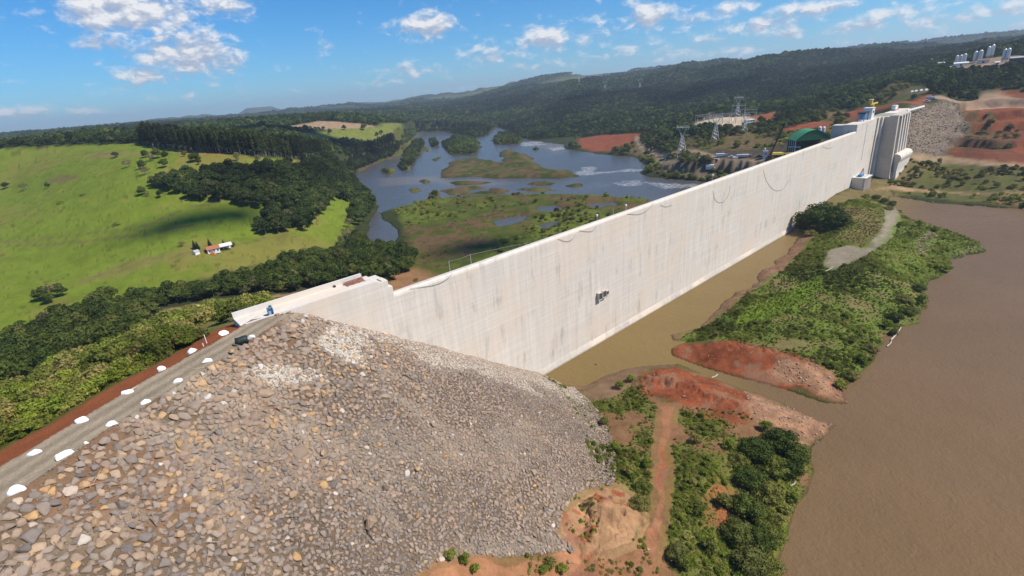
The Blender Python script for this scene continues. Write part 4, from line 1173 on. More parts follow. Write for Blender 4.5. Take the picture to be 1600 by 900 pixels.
make_tree('big_tree', rand_lobes(330, 10, 5.4, 9.6, 2.6, .75, .7), 2000, .36, 'leaf_dark', 5, .3, 'bark', 330)
make_tree('grey_tree', rand_lobes(340, 7, 3.8, 6.6, 2.4, .6), 420, .34, 'leaf_grey', 4, .2, 'bark_pale', 340, cr=False)
make_tree('pale_tree', rand_lobes(341, 6, 3.2, 8.0, 2.8, .9), 520, .40, 'leaf_pale', 4, .22, 'bark_pale', 341, cr=False)
L = [(0, 0, 1.2 + k * 1.15, 1.9 - k * .30, 1.9 - k * .30, .9) for k in range(6)]
make_tree('conifer', L, 700, .28, 'leaf_conifer', 6.8, .16, 'bark', 350, up=-.1)

protos_hidden = {}


def proto_collection(name, keys):
    pc = bpy.data.collections.new(name)
    for i, k in enumerate(keys):
        o = bpy.data.objects.new('%02d_%s' % (i, k), TREES[k][2] if k in TREES else ROCKS[k]); pc.objects.link(o)
    return pc


def gn_group():
    g = bpy.data.node_groups.new('scatter', 'GeometryNodeTree')
    g.interface.new_socket('Geometry', in_out='INPUT', socket_type='NodeSocketGeometry')
    g.interface.new_socket('Kinds', in_out='INPUT', socket_type='NodeSocketCollection')
    g.interface.new_socket('Geometry', in_out='OUTPUT', socket_type='NodeSocketGeometry')
    N = g.nodes; Lk = g.links
    gi = N.new('NodeGroupInput'); go = N.new('NodeGroupOutput')
    ci = N.new('GeometryNodeCollectionInfo'); ci.inputs['Separate Children'].default_value = True; ci.inputs['Reset Children'].default_value = True
    iop = N.new('GeometryNodeInstanceOnPoints'); iop.inputs['Pick Instance'].default_value = True

    def attr(nm, dt):
        a = N.new('GeometryNodeInputNamedAttribute'); a.data_type = dt; a.inputs[0].default_value = nm
        return a.outputs[0]
    e2r = N.new('FunctionNodeEulerToRotation')
    Lk.new(gi.outputs[0], iop.inputs['Points']); Lk.new(gi.outputs[1], ci.inputs['Collection']); Lk.new(ci.outputs[0], iop.inputs['Instance'])
    Lk.new(attr('kind_index', 'INT'), iop.inputs['Instance Index']); Lk.new(attr('turn', 'FLOAT_VECTOR'), e2r.inputs[0]); Lk.new(e2r.outputs[0], iop.inputs['Rotation'])
    Lk.new(attr('size', 'FLOAT_VECTOR'), iop.inputs['Scale']); Lk.new(iop.outputs[0], go.inputs[0])
    return g


GN = gn_group()


def scatter(name, P, rot, scl, idx, keys, label, cat, tint=None, vary=1.0):
    if len(P) == 0: return
    me = bpy.data.meshes.new(name); me.vertices.add(len(P)); me.vertices.foreach_set('co', np.asarray(P, np.float32).ravel())
    for nm, dt, val in (('turn', 'FLOAT_VECTOR', rot), ('size', 'FLOAT_VECTOR', scl)):
        a = me.attributes.new(nm, dt, 'POINT'); a.data.foreach_set('vector', np.asarray(val, np.float32).ravel())
    a = me.attributes.new('kind_index', 'INT', 'POINT'); a.data.foreach_set('value', np.asarray(idx, np.int32))
    if tint is None: tint = np.clip(fbm(np.asarray(P)[:, 0], np.asarray(P)[:, 1], 110, 3, 97) * .9 + fbm(np.asarray(P)[:, 0], np.asarray(P)[:, 1], 28, 3, 98) * .8 + (vary - 1) * 1.6 * fbm(np.asarray(P)[:, 0], np.asarray(P)[:, 1], 380, 3, 99), -.55, .75)
    if tint is not None: a = me.attributes.new('tint', 'FLOAT', 'POINT'); a.data.foreach_set('value', np.asarray(tint, np.float32))
    o = bpy.data.objects.new(name, me); C.objects.link(o)
    md = o.modifiers.new('scatter', 'NODES'); md.node_group = GN
    md['Socket_1'] = proto_collection(name + '_kinds', keys)
    tag(o, label, cat, kind='stuff')
    print(name, len(P))
    return o


def grid_in(P, s, seed, jitter=.45):
    r = np.random.default_rng(seed)
    x0, y0 = P.min(0); x1, y1 = P.max(0)
    gx, gy = np.meshgrid(np.arange(x0, x1, s), np.arange(y0, y1, s)); gx = gx.ravel() + (r.random(gx.size) - .5) * 2 * jitter * s; gy = gy.ravel() + (r.random(gy.size) - .5) * 2 * jitter * s
    m = inpoly(gx, gy, P)
    return gx[m], gy[m]


def rots(n, seed, tilt=.06):
    r = np.random.default_rng(seed); return np.stack([r.normal(0, tilt, n), r.normal(0, tilt, n), r.random(n) * 6.283], 1)


def scls(n, seed, lo, hi, zv=.15):
    r = np.random.default_rng(seed); s = lo + (hi - lo) * r.random(n); return np.stack([s * (1 + .12 * r.normal(size=n)), s * (1 + .12 * r.normal(size=n)), s * (1 + zv * r.normal(size=n))], 1)


def put_tree(name, key, x, y, sc_, rz, label, cat, group=None, z=None, sz=None):
    e = empty(name, (x, y, float(land(np.array([x]), np.array([y]))[0]) if z is None else z), rz, label, cat, group)
    e.scale = (sc_, sc_, sc_ * (sz or 1))
    for nm, me in (('crown', TREES[key][0]), ('trunk', TREES[key][1])):
        o = bpy.data.objects.new(nm, me); C.objects.link(o); o.parent = e
    return e

ORD = ['leftmost', 'second from left', 'third from left', 'fourth from left', 'fifth from left', 'sixth from left', 'seventh from left', 'eighth from left', 'ninth from left', 'tenth from left'] + ['%dth from left' % k for k in range(11, 60)]


def pix(x, y, z):
    P_ = np.array([x, y, z - CAM_Z]); d = P_ @ Fv; return 800 + F_PX * (P_ @ Rv) / d, 450 - F_PX * (P_ @ Uv) / d


def name_rows(items):
    """items: (object, phrase, plural phrase, category, group); those of one phrase are told apart by their order from the left"""
    by = {}
    for it in items: by.setdefault(it[1], []).append(it)
    for ph, L_ in by.items():
        L_.sort(key=lambda it: pix(*it[0].location)[0])
        for k, (o, p1, p2, cat, grp) in enumerate(L_): tag(o, p1 if len(L_) == 1 else ORD[k] + ' of the ' + p2, cat, grp)


# ------------------------------------------------------------------ woods
def away(x, y, polys, d=3.0):
    m = np.ones(x.shape, bool)
    for P in polys: m &= sdf(x, y, P, 30) > d
    return m


wet_ok = lambda x, y: (sdf(x, y, RIV, 40) > 3) | np.any([inpoly(x, y, P) for P in ISL], axis=0)
T_ = []     # x, y, key list, scale range, place label


def gather(P, s, keys, lo, hi, seed, place, flt=None):
    x, y = grid_in(P, s, seed)
    if flt is not None: m = flt(x, y); x, y = x[m], y[m]
    r = np.random.default_rng(seed + 5)
    for a, b_ in zip(x, y): T_.append((a, b_, keys[r.integers(len(keys))], lo + (hi - lo) * r.random(), place))


W4 = ['wood_tree_a', 'wood_tree_b', 'wood_tree_c', 'wood_tree_d']; L4 = ['leafy_tree_a', 'leafy_tree_b', 'leafy_tree_c', 'leafy_tree_d']; H4 = ['hill_tree_a', 'hill_tree_b', 'hill_tree_c', 'hill_tree_d']
onshore = lambda x, y: sdf(x, y, RIV, 40) > 2
gather(CANOPY['wood'], 6.6, W4, .75, 1.15, 11, 'wood', onshore)
gather(CANOPY['belt'], 5.6, L4 + ['wood_tree_a'], .62, 1.0, 13, 'belt', lambda x, y: onshore(x, y) & away(x, y, [G['riverpath']], 3))
gather(CANOPY['riverside'], 8, L4, .7, 1.1, 17, 'riverside', onshore)
for k in (0, 1, 2, 3): gather(ISL[k], 7.5, L4, .6, .95, 19 + k, 'island')
gr_a = region([(1000, 218), (1020, 206), (1050, 208), (1062, 216), (1048, 240), (1010, 236)]); gr_b = region([(1178, 207), (1190, 197), (1215, 188), (1285, 180), (1292, 188), (1235, 200), (1190, 211)])
gr_c = region([(1090, 208), (1150, 206), (1165, 212), (1120, 216), (1095, 214)])
for i, P in enumerate((gr_a, gr_b, gr_c)): gather(P, 7.5, L4, .5, .85, 31 + i, 'powerhouse bank')
T_.sort(key=lambda q: -q[3] / math.hypot(q[0], q[1]))


def in_view(x, y, z, m=30):
    P = np.array([x, y, z - CAM_Z]); d = P @ Fv
    if d <= 0: return False
    u = 800 + F_PX * (P @ Rv) / d; v = 450 - F_PX * (P @ Uv) / d
    return -m < u < 1600 + m and -m < v < 900 + m


PL = {'belt': ('broad dark green tree in the belt between the pasture and the crest road', 'trees of the belt below the pasture'), 'wood': ('dark round tree in the wood between pasture and river', 'trees of the wood beside the river'),
      'riverside': ('leafy tree on the left bank of the river', 'trees on the left river bank'), 'island': ('small tree crowded on an island in the river', 'trees on the river islands'), 'powerhouse bank': ('bushy tree on the far bank near the switchyard', 'trees around the switchyard')}
cnt = 0; rest = []; NI = []
rr = random.Random(5)
for q in T_:
    x, y, key, s_, place = q
    zz = float(base_h(x, y))
    if cnt < 285 and in_view(x, y, zz, 0):
        o = put_tree('leafy_tree', key, x, y, s_, rr.uniform(0, 6.28), None, None); cnt += 1
        pu = pix(x, y, zz)[0]; sz_ = 'large' if s_ > .86 else 'small' if s_ < .72 else 'medium'
        if place == 'belt':
            zn = 'at photo left' if pu < 60 else 'before pasture clump' if pu < 140 else 'left of farm shed' if pu < 230 else 'below farmhouse' if pu < 330 else 'right of farmhouse' if pu < 430 else 'by meadow corner' if pu < 530 else 'at marsh end'
            pr = 'path side' if s_ and pix(x, y, zz)[1] > np.interp(pu, [0, 100, 200, 300, 400, 500, 600], [575, 530, 510, 478, 450, 430, 425]) else 'pasture side'
            ph = 'round belt tree%s, ' + pr + ', ' + zn
        else: ph = {'wood': 'dark tree%s of the wood beside the river', 'riverside': 'leafy tree%s on the left river bank', 'island': 'small tree%s crowded on an island in the river', 'powerhouse bank': 'bushy tree%s near the switchyard'}[place]
        NI.append((o, sz_ + ' ' + ph % '', sz_ + ' ' + ph % 's', 'tree', PL[place][1]))
    else: rest.append(q)
name_rows(NI)
keys = W4 + L4
X = np.array([q[0] for q in rest]); Y = np.array([q[1] for q in rest])
s_ = np.array([q[3] for q in rest]); P = np.stack([X, Y, land(X, Y) - .2], 1)
scatter('woodland', P, rots(len(X), 3), np.stack([s_, s_, s_ * 1.02], 1), [keys.index(q[2]) for q in rest], keys, 'dense dark woodland beyond the nearer trees, left of the river', 'woodland')

# eucalyptus plantation: the tallest in view are things, the rest one plantation
x, y = grid_in(CANOPY['euc'], 4.2, 41, .3); m = onshore(x, y) & away(x, y, [G['field'], G['plowed'], CANOPY['wood']], 1); x, y = x[m], y[m]
z = land(x, y); r_ = np.hypot(x, y); order = np.argsort(r_); E3 = ['eucalyptus_a', 'eucalyptus_b', 'eucalyptus_c']
rg = np.random.default_rng(43); ki = rg.integers(0, 3, len(x)); sc_ = (1.28 + .35 * rg.random(len(x))) * np.interp(np.degrees(np.arctan2(x, y)), [-36, -28, -20, -12], [.80, .80, .78, .66])
NI = []
for i in order[:110]:
    o = put_tree('eucalyptus', E3[ki[i]], x[i], y[i], sc_[i], rr.uniform(0, 6.28), None, None); pu = pix(x[i], y[i], z[i])[0]
    ph = ('taller' if sc_[i] > 1.2 else 'slender' if sc_[i] > 1.08 else 'short') + ' eucalyptus%s at plantation front, ' + ('left end' if pu < 320 else 'right of lone tree' if pu < 420 else 'above the wood' if pu < 520 else 'river end')
    NI.append((o, ph % '', ph % ' trees', 'tree', 'front rows of the eucalyptus plantation'))
name_rows(NI)
o_ = order[110:]
scatter('eucalyptus_plantation', np.stack([x[o_], y[o_], z[o_] - .2], 1), rots(len(o_), 44, .02), np.stack([sc_[o_]] * 3, 1), ki[o_], E3, 'tall dark eucalyptus plantation behind the pasture', 'plantation')

# forested hills
pts = []
ring = [(520, 1100, 7.2, .82), (1100, 2000, 8.6, .95), (2000, 3600, 11.5, 1.2), (3600, 5000, 20, 1.6)]
excl = [G[k] for k in ('pasture', 'plowed', 'field', 'cut_left', 'reddirt', 'bench', 'track', 'substation', 'redbank', 'redbank2', 'redbank3', 'redright', 'siteroad', 'silo_yard', 'benchright', 'scrubright', 'shade_terr', 'shore_dark', 'cliff', 'cliff2')] + [ROCK_R]
PX, PY, PS = [], [], []
rg = np.random.default_rng(51)
for r0, r1, s, ksc in ring:
    gx, gy = np.meshgrid(np.arange(-r1, r1, s), np.arange(0, r1, s)); gx = gx.ravel(); gy = gy.ravel()
    rr_ = np.hypot(gx, gy); an = np.degrees(np.arctan2(gx, gy)); m = (rr_ > r0) & (rr_ <= r1) & (an > -53) & (an < 55); gx = gx[m]; gy = gy[m]
    gx = gx + (rg.random(gx.size) - .5) * s * .9; gy = gy + (rg.random(gy.size) - .5) * s * .9
    z = land(gx, gy); m = (z > np.where(r0 > 700, .5, 1.6)) & (sdf(gx, gy, RIV, 40) > 4) & away(gx, gy, excl, 2)
    t, nn = to_dam(gx, gy); m &= (nn < -60) | (t > 560) | (t < -300)
    if r0 >= 3600: m &= ~((np.hypot(gx, gy) > 3200) & (vnoise(gx / 420, gy / 420, 61) > .56))
    for P in (CANOPY['wood'], CANOPY['belt'], CANOPY['euc'], G['wet']): m &= ~inpoly(gx, gy, P)
    gx, gy, z = gx[m], gy[m], z[m]
    # hide those far below the sight line behind ridges: kept simple, everything stays
    PX.append(gx); PY.append(gy); PS.append(ksc * (.62 + .5 * rg.random(gx.size) + .35 * (rg.random(gx.size) < .06)) * (1 + .25 * (fbm(gx, gy, 90, 2, 91))))
PX = np.concatenate(PX); PY = np.concatenate(PY); PS = np.concatenate(PS)
kk = (rg.integers(0, 4, len(PX)))
scatter('forest', np.stack([PX, PY, land(PX, PY) - .5], 1), rots(len(PX), 55), np.stack([PS, PS, PS * .95], 1), kk, H4, 'dark green forest covering the hills on both sides of the river', 'forest', vary=2.0)

# ------------------------------------------------------------------ scrub and undergrowth
BU = ['bush_a', 'bush_b', 'bush_c']; SC = ['scrub_a', 'scrub_b', 'scrub_c']; LO = ['low_scrub_a', 'low_scrub_b', 'low_scrub_c']


def cover(name, P, s, keys, lo, hi, seed, label, cat, thr=None, nsc=9, excl=(), d=.6, zmin=.35):
    x, y = grid_in(P, s, seed)
    m = away(x, y, excl, d)
    z = land(x, y); m &= z > zmin
    if thr is not None: m &= (fbm(x, y, nsc, 4, 53) + .6 * fbm(x, y, 40, 4, 51) + .35 * fbm(x, y, 2.5, 2, 54)) * (-1 if thr[1] < 0 else 1) > thr[0]
    t, nn = to_dam(x, y); m &= ~((nn < 3) & (nn > -45) & (t > -100))
    x, y, z = x[m], y[m], z[m]; n = len(x)
    rg = np.random.default_rng(seed + 3)
    return scatter(name, np.stack([x, y, z - .05], 1), rots(n, seed + 1, .1), scls(n, seed + 2, lo, hi), rg.integers(0, len(keys), n), keys, label, cat)


cover('hillside_scrub', CANOPY['scrub'], 2.5, SC + BU + LO, .8, 1.9, 61, 'mixed green scrub on the slope left of the crest road', 'scrub', (-.22, 1), excl=[G['redpatch'], G['riverpath'], np.vstack([ROAD_W - (12, 0), ROAD_E[::-1]])])
# a few small trees over the scrub
cover('undergrowth', G['undershore'], 1.25, LO + BU[:1], .30, .75, 65, 'low green undergrowth between rockfill and reservoir', 'undergrowth', (.03, 1), excl=[G['dirt_path'], G['dirt_yard'], G['mound'], G['bank_red'], G['bank_stone'], G['redspots'], G['silt']])
cover('islet_growth', G['islet'], 1.7, LO + BU[:1], .35, .85, 69, 'green low growth covering the islet beside the dam', 'undergrowth', (-.02, -1), excl=[G['islet_dry'], G['islet_path'], G['bank_red2'], G['bank_stone2'], G['islet_stone'], G['islet_bright'], G['stones_a'], G['stones_b']])
TU = ['low_scrub_a', 'low_scrub_b', 'low_scrub_c', 'bush_a']
cover('shore_tufts', G['undershore'], .80, TU, .10, .32, 365, 'fine grass and weed tufts on the near shore', 'weeds', (-.34, 1), excl=[G['dirt_path'], G['dirt_yard'], G['mound'], G['bank_stone']], d=.1)
cover('islet_tufts', G['islet'], 1.0, TU, .12, .38, 369, 'fine grass and weed tufts on the islet', 'weeds', (-.6, -1), excl=[G['islet_path'], G['bank_stone2'], G['islet_stone']], d=.1)
cover('slope_tufts', CANOPY['scrub'], 1.6, TU, .25, .6, 373, 'grass tufts on the slope left of the crest road', 'weeds', (-.6, 1), excl=[G['redpatch'], np.vstack([ROAD_W - (12, 0), ROAD_E[::-1]])])
cover('yard_weeds', np.vstack([G['dirt_yard']]), 1.1, TU, .15, .45, 377, 'weed tufts on the red dirt at the foot of the rockfill', 'weeds', (.25, 1), nsc=6, excl=[], d=0)
cover('mound_weeds', G['mound'], 1.0, TU, .15, .4, 379, 'weed tufts on the tan earth mound', 'weeds', (.36, 1), nsc=4, excl=[], d=0)
cover('bank_scrub', G['scrubright'], 3.6, SC + LO, .6, 1.5, 73, 'scrub along the far right reservoir bank', 'scrub', (-.05, 1), excl=[G['pathright'], G['benchright']])
cover('bench_scrub', G['bench'], 6.0, SC + LO, 1.0, 2.4, 77, 'patchy scrub on the powerhouse bank', 'scrub', (-.02, 1), excl=[G[k] for k in ('track', 'substation', 'redbank', 'redbank2', 'redbank3', 'cliff', 'cliff2')], d=4)
cover('shore_scrub', G['shore_dark'], 4.4, SC + BU, 1.0, 2.3, 81, 'dark scrub along the river shore behind the dam', 'scrub', (-.3, 1), excl=[G['track'], G['track2'], RIV], d=1.5)
cover('marsh_scrub', G['wet'], 4.6, LO + SC[:1], .5, 1.5, 85, 'low marsh tussocks on the river flat behind the dam', 'undergrowth', (.22, 1), nsc=14, excl=[RIV, G['riverpath']], d=2, zmin=.3)
cover('terrace_scrub', G['redright'], 7, SC + LO, .8, 2.2, 87, 'scattered scrub on the red terraces', 'scrub', (.30, 1), excl=[G['siteroad']], d=3)

# single shrubs one can point to
SH = [(1180, 712, 'shore_tree', 1.25), (1216, 700, 'shore_tree', 1.3), (1243, 716, 'shore_tree', 1.05), (1206, 735, 'shore_tree_wide', 1.3), (1235, 742, 'shore_tree', .9), (1172, 756, 'shore_tree', 1.1), (1198, 775, 'shore_tree_wide', 1.2),
      (1163, 800, 'shore_tree', 1.1), (1190, 812, 'shore_tree_wide', 1.0), (1152, 842, 'shore_tree', 1.0), (1182, 852, 'shore_tree', 1.0), (1205, 842, 'shore_tree_wide', .85), (1170, 885, 'shore_tree', 1.1), (1196, 890, 'shore_tree_wide', 1.0), (1240, 782, 'bush_a', 1.25), (1228, 805, 'bush_b', 1.2), (1218, 818, 'bush_c', 1.1),
      (1156, 722, 'shore_tree_wide', .8), (1140, 700, 'bush_a', 1.3), (1195, 672, 'bush_b', 1.3), (1090, 800, 'scrub_a', 1.1), (1058, 872, 'shore_tree', .75), (1070, 886, 'bush_c', 1.2), (1110, 860, 'scrub_b', 1.1), (1130, 790, 'scrub_c', 1.1), (1086, 690, 'scrub_a', .9), (1006, 765, 'shore_tree_wide', .7), (1000, 792, 'shore_tree_wide', .8), (985, 742, 'bush_b', 1.2), (1010, 730, 'bush_c', 1.1), (960, 702, 'bush_a', 1.1), (945, 662, 'scrub_b', .9),
      (985, 595, 'bush_a', 1.1), (968, 606, 'bush_b', 1.2), (706, 874, 'bush_b', .8), (728, 880, 'bush_c', .8), (860, 884, 'scrub_a', .8), (878, 892, 'bush_a', .9), (850, 894, 'bush_b', .7), (742, 893, 'bush_a', .7),
      (1312, 606, 'bush_a', 1.4), (1330, 590, 'shore_tree_wide', .8), (1345, 565, 'bush_c', 1.4), (1362, 548, 'shore_tree_wide', .8), (1385, 512, 'bush_b', 1.5), (1398, 500, 'shore_tree', .8), (1420, 490, 'shore_tree_wide', .9), (1440, 470, 'bush_a', 1.5), (1412, 470, 'shore_tree_wide', .9), (1436, 455, 'shore_tree', .8),
      (1478, 425, 'bush_b', 1.6), (1465, 420, 'bush_a', 1.4), (1330, 535, 'scrub_a', 1.0), (1395, 525, 'scrub_c', 1.0), (1300, 575, 'bush_a', 1.2), (1405, 355, 'scrub_b', 1.2), (1435, 353, 'bush_c', 1.5), (1460, 362, 'scrub_a', 1.3),
      (1262, 362, 'big_tree', 1.55), (1284, 358, 'big_tree', 1.8), (1304, 356, 'big_tree', 1.25), (1252, 357, 'shore_tree', 1.2), (1292, 360, 'shore_tree_wide', 1.3), (1316, 352, 'shore_tree', 1.1), (1268, 368, 'shore_tree_wide', 1.2), (1330, 340, 'grey_tree', .5), (1380, 318, 'big_tree', .45), (1368, 312, 'shore_tree', .9), (1394, 322, 'big_tree', .42), (1388, 328, 'shore_tree_wide', 1.0), (1352, 309, 'shore_tree_wide', .9)]
ADJ = {'shore_tree': 'dense dark green shrub', 'shore_tree_wide': 'wide spreading green shrub', 'bush_a': 'small rounded green bush', 'bush_b': 'compact leafy green bush', 'bush_c': 'tallish bright green bush', 'scrub_a': 'loose olive scrub bush', 'scrub_b': 'scruffy green scrub bush', 'scrub_c': 'yellowish scrub bush', 'big_tree': 'big dark leafy tree', 'grey_tree': 'greyish bare tree'}


def where(u, v):
    if v > 860 and u < 900: return 'at the rockfill bottom edge' 
    if u < 1030 and v > 590: return 'between rockfill and red dirt path'
    if v > 660: return 'right of the dirt path' if u < 1150 else 'at the near reservoir edge'
    if u < 1000: return 'beside the silty pool shore'
    if u < 1335 and v < 370: return 'against the dam at the islet head'
    if u < 1400 and v < 335: return 'near the small intake'
    if v > 440: return 'on the reservoir side of the islet'
    return 'on the stony far point of the islet'


NI = []
for (u, v, key, sc_) in SH:
    p = on_land([(u, v)])[0]
    o = put_tree('shrub' if 'tree' not in key or 'shore' in key else 'leafy_tree', key, p[0], p[1], sc_, rr.uniform(0, 6.28), None, None)
    a_, w_ = ADJ[key], where(u, v); NI.append((o, a_ + ' ' + w_, a_ + 's ' + w_ if a_[-1] != 'h' else a_ + 'es ' + w_, 'tree' if key in ('big_tree', 'grey_tree') else 'shrub', 'single shrubs of the islet and near shore'))
name_rows(NI)

# single trees on the pasture
ST = [(181, 246, 'leafy_tree_a', .5, 'small tree on the pasture right below the ridge'), (228, 246, 'leafy_tree_b', .55, 'dark round tree in the cluster near the plantation, leftmost'), (238, 252, 'grey_tree', .8, 'pale bare tree in the cluster on the pasture'), (247, 247, 'leafy_tree_c', .75, 'tallest leafy tree in the cluster on the pasture'),
      (260, 250, 'leafy_tree_d', .55, 'dark tree at the right of the pasture cluster'), (257, 262, 'leafy_tree_a', .62, 'leaning tree just below the pasture cluster'), (200, 262, 'grey_tree', .8, 'grey thin tree left below the pasture cluster'), (224, 264, 'leafy_tree_b', .62, 'spreading tree above the bushy pale tree'), (229, 274, 'grey_tree', .9, 'bushy pale tree lowest of the pasture cluster'),
      (306, 252, 'big_tree', .62, 'big dark round tree standing alone below the plantation'), (288, 244, 'leafy_tree_c', .35, 'tiny tree on the pasture near the plantation track'), (312, 257, 'leafy_tree_d', .35, 'tiny tree just right of the lone dark tree'), (10, 294, 'leafy_tree_a', .55, 'small tree at the left edge of the pasture'), (38, 297, 'grey_tree', .85, 'greyish round tree left on the pasture'), (76, 295, 'leafy_tree_b', .4, 'thin small tree above the trail on the left pasture'),
      (130, 306, 'low_scrub_a', 1.6, 'low bush alone mid pasture'), (94, 319, 'low_scrub_b', 1.6, 'low flat bush left mid pasture'), (223, 306, 'leafy_tree_c', .55, 'dark tree with a wide shadow mid pasture'), (231, 307, 'grey_tree', .5, 'pale bush beside the dark mid pasture tree'), (251, 309, 'leafy_tree_d', .42, 'small round tree at the cloud shadow edge'), (182, 353, 'low_scrub_c', 1.9, 'bush beside the pasture trail'),
      (286, 385, 'grey_tree', .55, 'flat grey tree left of the farmhouse'), (305, 389, 'conifer', .72, 'left dark conifer beside the farm shed'), (310, 390, 'conifer', .66, 'second dark conifer close to the farm shed'), (329, 387, 'conifer', .72, 'pointed conifer behind the red roofed farmhouse'), (350, 383, 'conifer', .5, 'small conifer behind the white barn'), (365, 386, 'leafy_tree_b', .28, 'tiny tree right of the white barn'),
      (72, 468, 'leafy_tree_a', .78, 'dark tree at the left of the clump on the near pasture'), (84, 465, 'grey_tree', 1.15, 'greyish brown bushy tree in the clump on the near pasture'), (97, 463, 'leafy_tree_c', .7, 'green tree at the right of the near pasture clump'), (62, 470, 'leafy_tree_d', .6, 'bright rounded tree low left of the near pasture clump'), (78, 474, 'leafy_tree_b', .6, 'dark bush in front of the near pasture clump'),
      (240, 291, 'leafy_tree_c', .6, 'low spreading tree at the tip of the wood'), (252, 291, 'grey_tree', .9, 'pale tree with visible trunk at the wood tip'), (264, 291, 'leafy_tree_b', .75, 'tree with pale trunk at the wood tip'), (277, 292, 'grey_tree', .8, 'thin trunked tree under the wood edge'), (290, 292, 'leafy_tree_a', .95, 'tall round tree at the front corner of the wood'),
      (371, 250, 'pale_tree', .85, 'yellowish pale tree in front of the plantation'), (404, 252, 'pale_tree', .7, 'slim pale tree in front of the plantation'), (424, 256, 'pale_tree', .62, 'small pale tree by the plantation edge'), (468, 260, 'pale_tree', .7, 'broad pale tree where plantation meets wood'), (484, 260, 'pale_tree', .8, 'tallest pale tree where plantation meets wood'),
      (405, 362, 'leafy_tree_a', .7, 'leftmost long trunked tree below the wood'), (418, 364, 'grey_tree', .9, 'middle long trunked tree below the wood'), (434, 362, 'leafy_tree_c', .8, 'right long trunked tree below the wood'),
      (411, 203, 'leafy_tree_b', 1.5, 'tall dark tree alone beyond the plantation'), (569, 203, 'leafy_tree_a', 1.5, 'dark tree on the yellow hill field'), (538, 203, 'leafy_tree_c', 1.0, 'small tree left on the yellow hill field'), (589, 212, 'leafy_tree_b', .9, 'small tree low on the hill field'), (596, 210, 'leafy_tree_d', .9, 'tree by the right edge of the hill field'), (478, 206, 'leafy_tree_a', 1.3, 'shaded tree left on the hill field'), (516, 210, 'leafy_tree_d', 1.0, 'shaded bush mid hill field'),
      (680, 308, 'leafy_tree_b', .75, 'dark shrub tree at the water edge of the marsh'), (674, 311, 'shore_tree', 1.0, 'dark low shrub beside the marsh water edge tree'), (665, 318, 'low_scrub_b', 2.0, 'flat dark bush on the marsh left'), (603, 270, 'shore_tree', 1.7, 'dark shrub standing in the river shallows'), (735, 320, 'low_scrub_a', 2.2, 'dark flat bush on the marsh, left middle'), (910, 320, 'low_scrub_b', 3.0, 'wide dark bush patch on the marsh'),
      (546, 355, 'grey_tree', 1.1, 'greyish dry tree beside the small meadow'), (543, 372, 'grey_tree', 1.25, 'large grey brown bush tree by the meadow corner'), (534, 380, 'pale_tree', .7, 'yellowish tree at the belt by the meadow corner'), (575, 320, 'grey_tree', .9, 'dry grey tree at the river channel'), (372, 500, 'leafy_tree_a', .6, 'dark tree beside the near end of the concrete wing'), (352, 503, 'scrub_a', 1.5, 'bush near the start of the concrete wing'),
      (837, 236, 'shore_tree', 1.6, 'single dark bush on the stony river spit')]
for (u, v, key, sc_, lb) in ST:
    p = on_land([(u, v)])[0]
    nm = 'conifer' if key == 'conifer' else ('shrub' if 'scrub' in key or 'shore' in key else ('dry_tree' if key in ('grey_tree', 'pale_tree') else 'leafy_tree'))
    put_tree(nm, key, p[0], p[1], sc_ * (1.35 if v < 320 and u < 320 else 1.1), rr.uniform(0, 6.28), lb, 'shrub' if nm == 'shrub' else 'tree')

# ------------------------------------------------------------------ the rockfill
import bmesh
ROCKS = {}


def make_rock(key, seed, dims=(1, .8, .5), pts=15, bev=.05):
    r = random.Random(seed); bm = bmesh.new()
    for i in range(pts):
        a = r.uniform(0, 6.28); b_ = math.acos(r.uniform(-1, 1)); k = r.uniform(.82, 1.0)
        bm.verts.new((dims[0] * .5 * math.sin(b_) * math.cos(a) * k * 1.12, dims[1] * .5 * math.sin(b_) * math.sin(a) * k * 1.12, max(-.3, min(.62, math.cos(b_))) * dims[2] * k))
    res = bmesh.ops.convex_hull(bm, input=bm.verts)
    for g in list(set(res['geom_interior'] + res['geom_unused'])):
        if isinstance(g, bmesh.types.BMVert) and g.is_valid: bm.verts.remove(g)
    bmesh.ops.dissolve_limit(bm, angle_limit=R_(14), verts=bm.verts, edges=bm.edges)
    bmesh.ops.bevel(bm, geom=list(bm.edges), offset=bev, segments=1, affect='EDGES')
    me = bpy.data.meshes.new(key); bm.to_mesh(me); bm.free(); me.materials.append(MAT['stone']); ROCKS[key] = me


for i in range(12): make_rock('stone_' + 'abcdefghijkl'[i], 900 + i, (1, random.uniform(.66, .95), random.uniform(.42, .62)))
RK = sorted(ROCKS)


def poisson(cx, cy, rad, seed):
    """variable-radius dart throwing"""
    r = np.random.default_rng(seed); order = r.permutation(len(cx)); cell = 1.3; grid = {}; keep = []
    for i in order:
        x, y, q = cx[i], cy[i], rad[i]; gx, gy = int(x // cell), int(y // cell); ok = True
        for a in (gx - 1, gx, gx + 1):
            for b_ in (gy - 1, gy, gy + 1):
                for (px, py, pq) in grid.get((a, b_), ()):
                    if (px - x) ** 2 + (py - y) ** 2 < ((pq + q) * .5) ** 2: ok = False; break
                if not ok: break
            if not ok: break
        if ok: grid.setdefault((gx, gy), []).append((x, y, q)); keep.append(i)
    return np.array(keep)


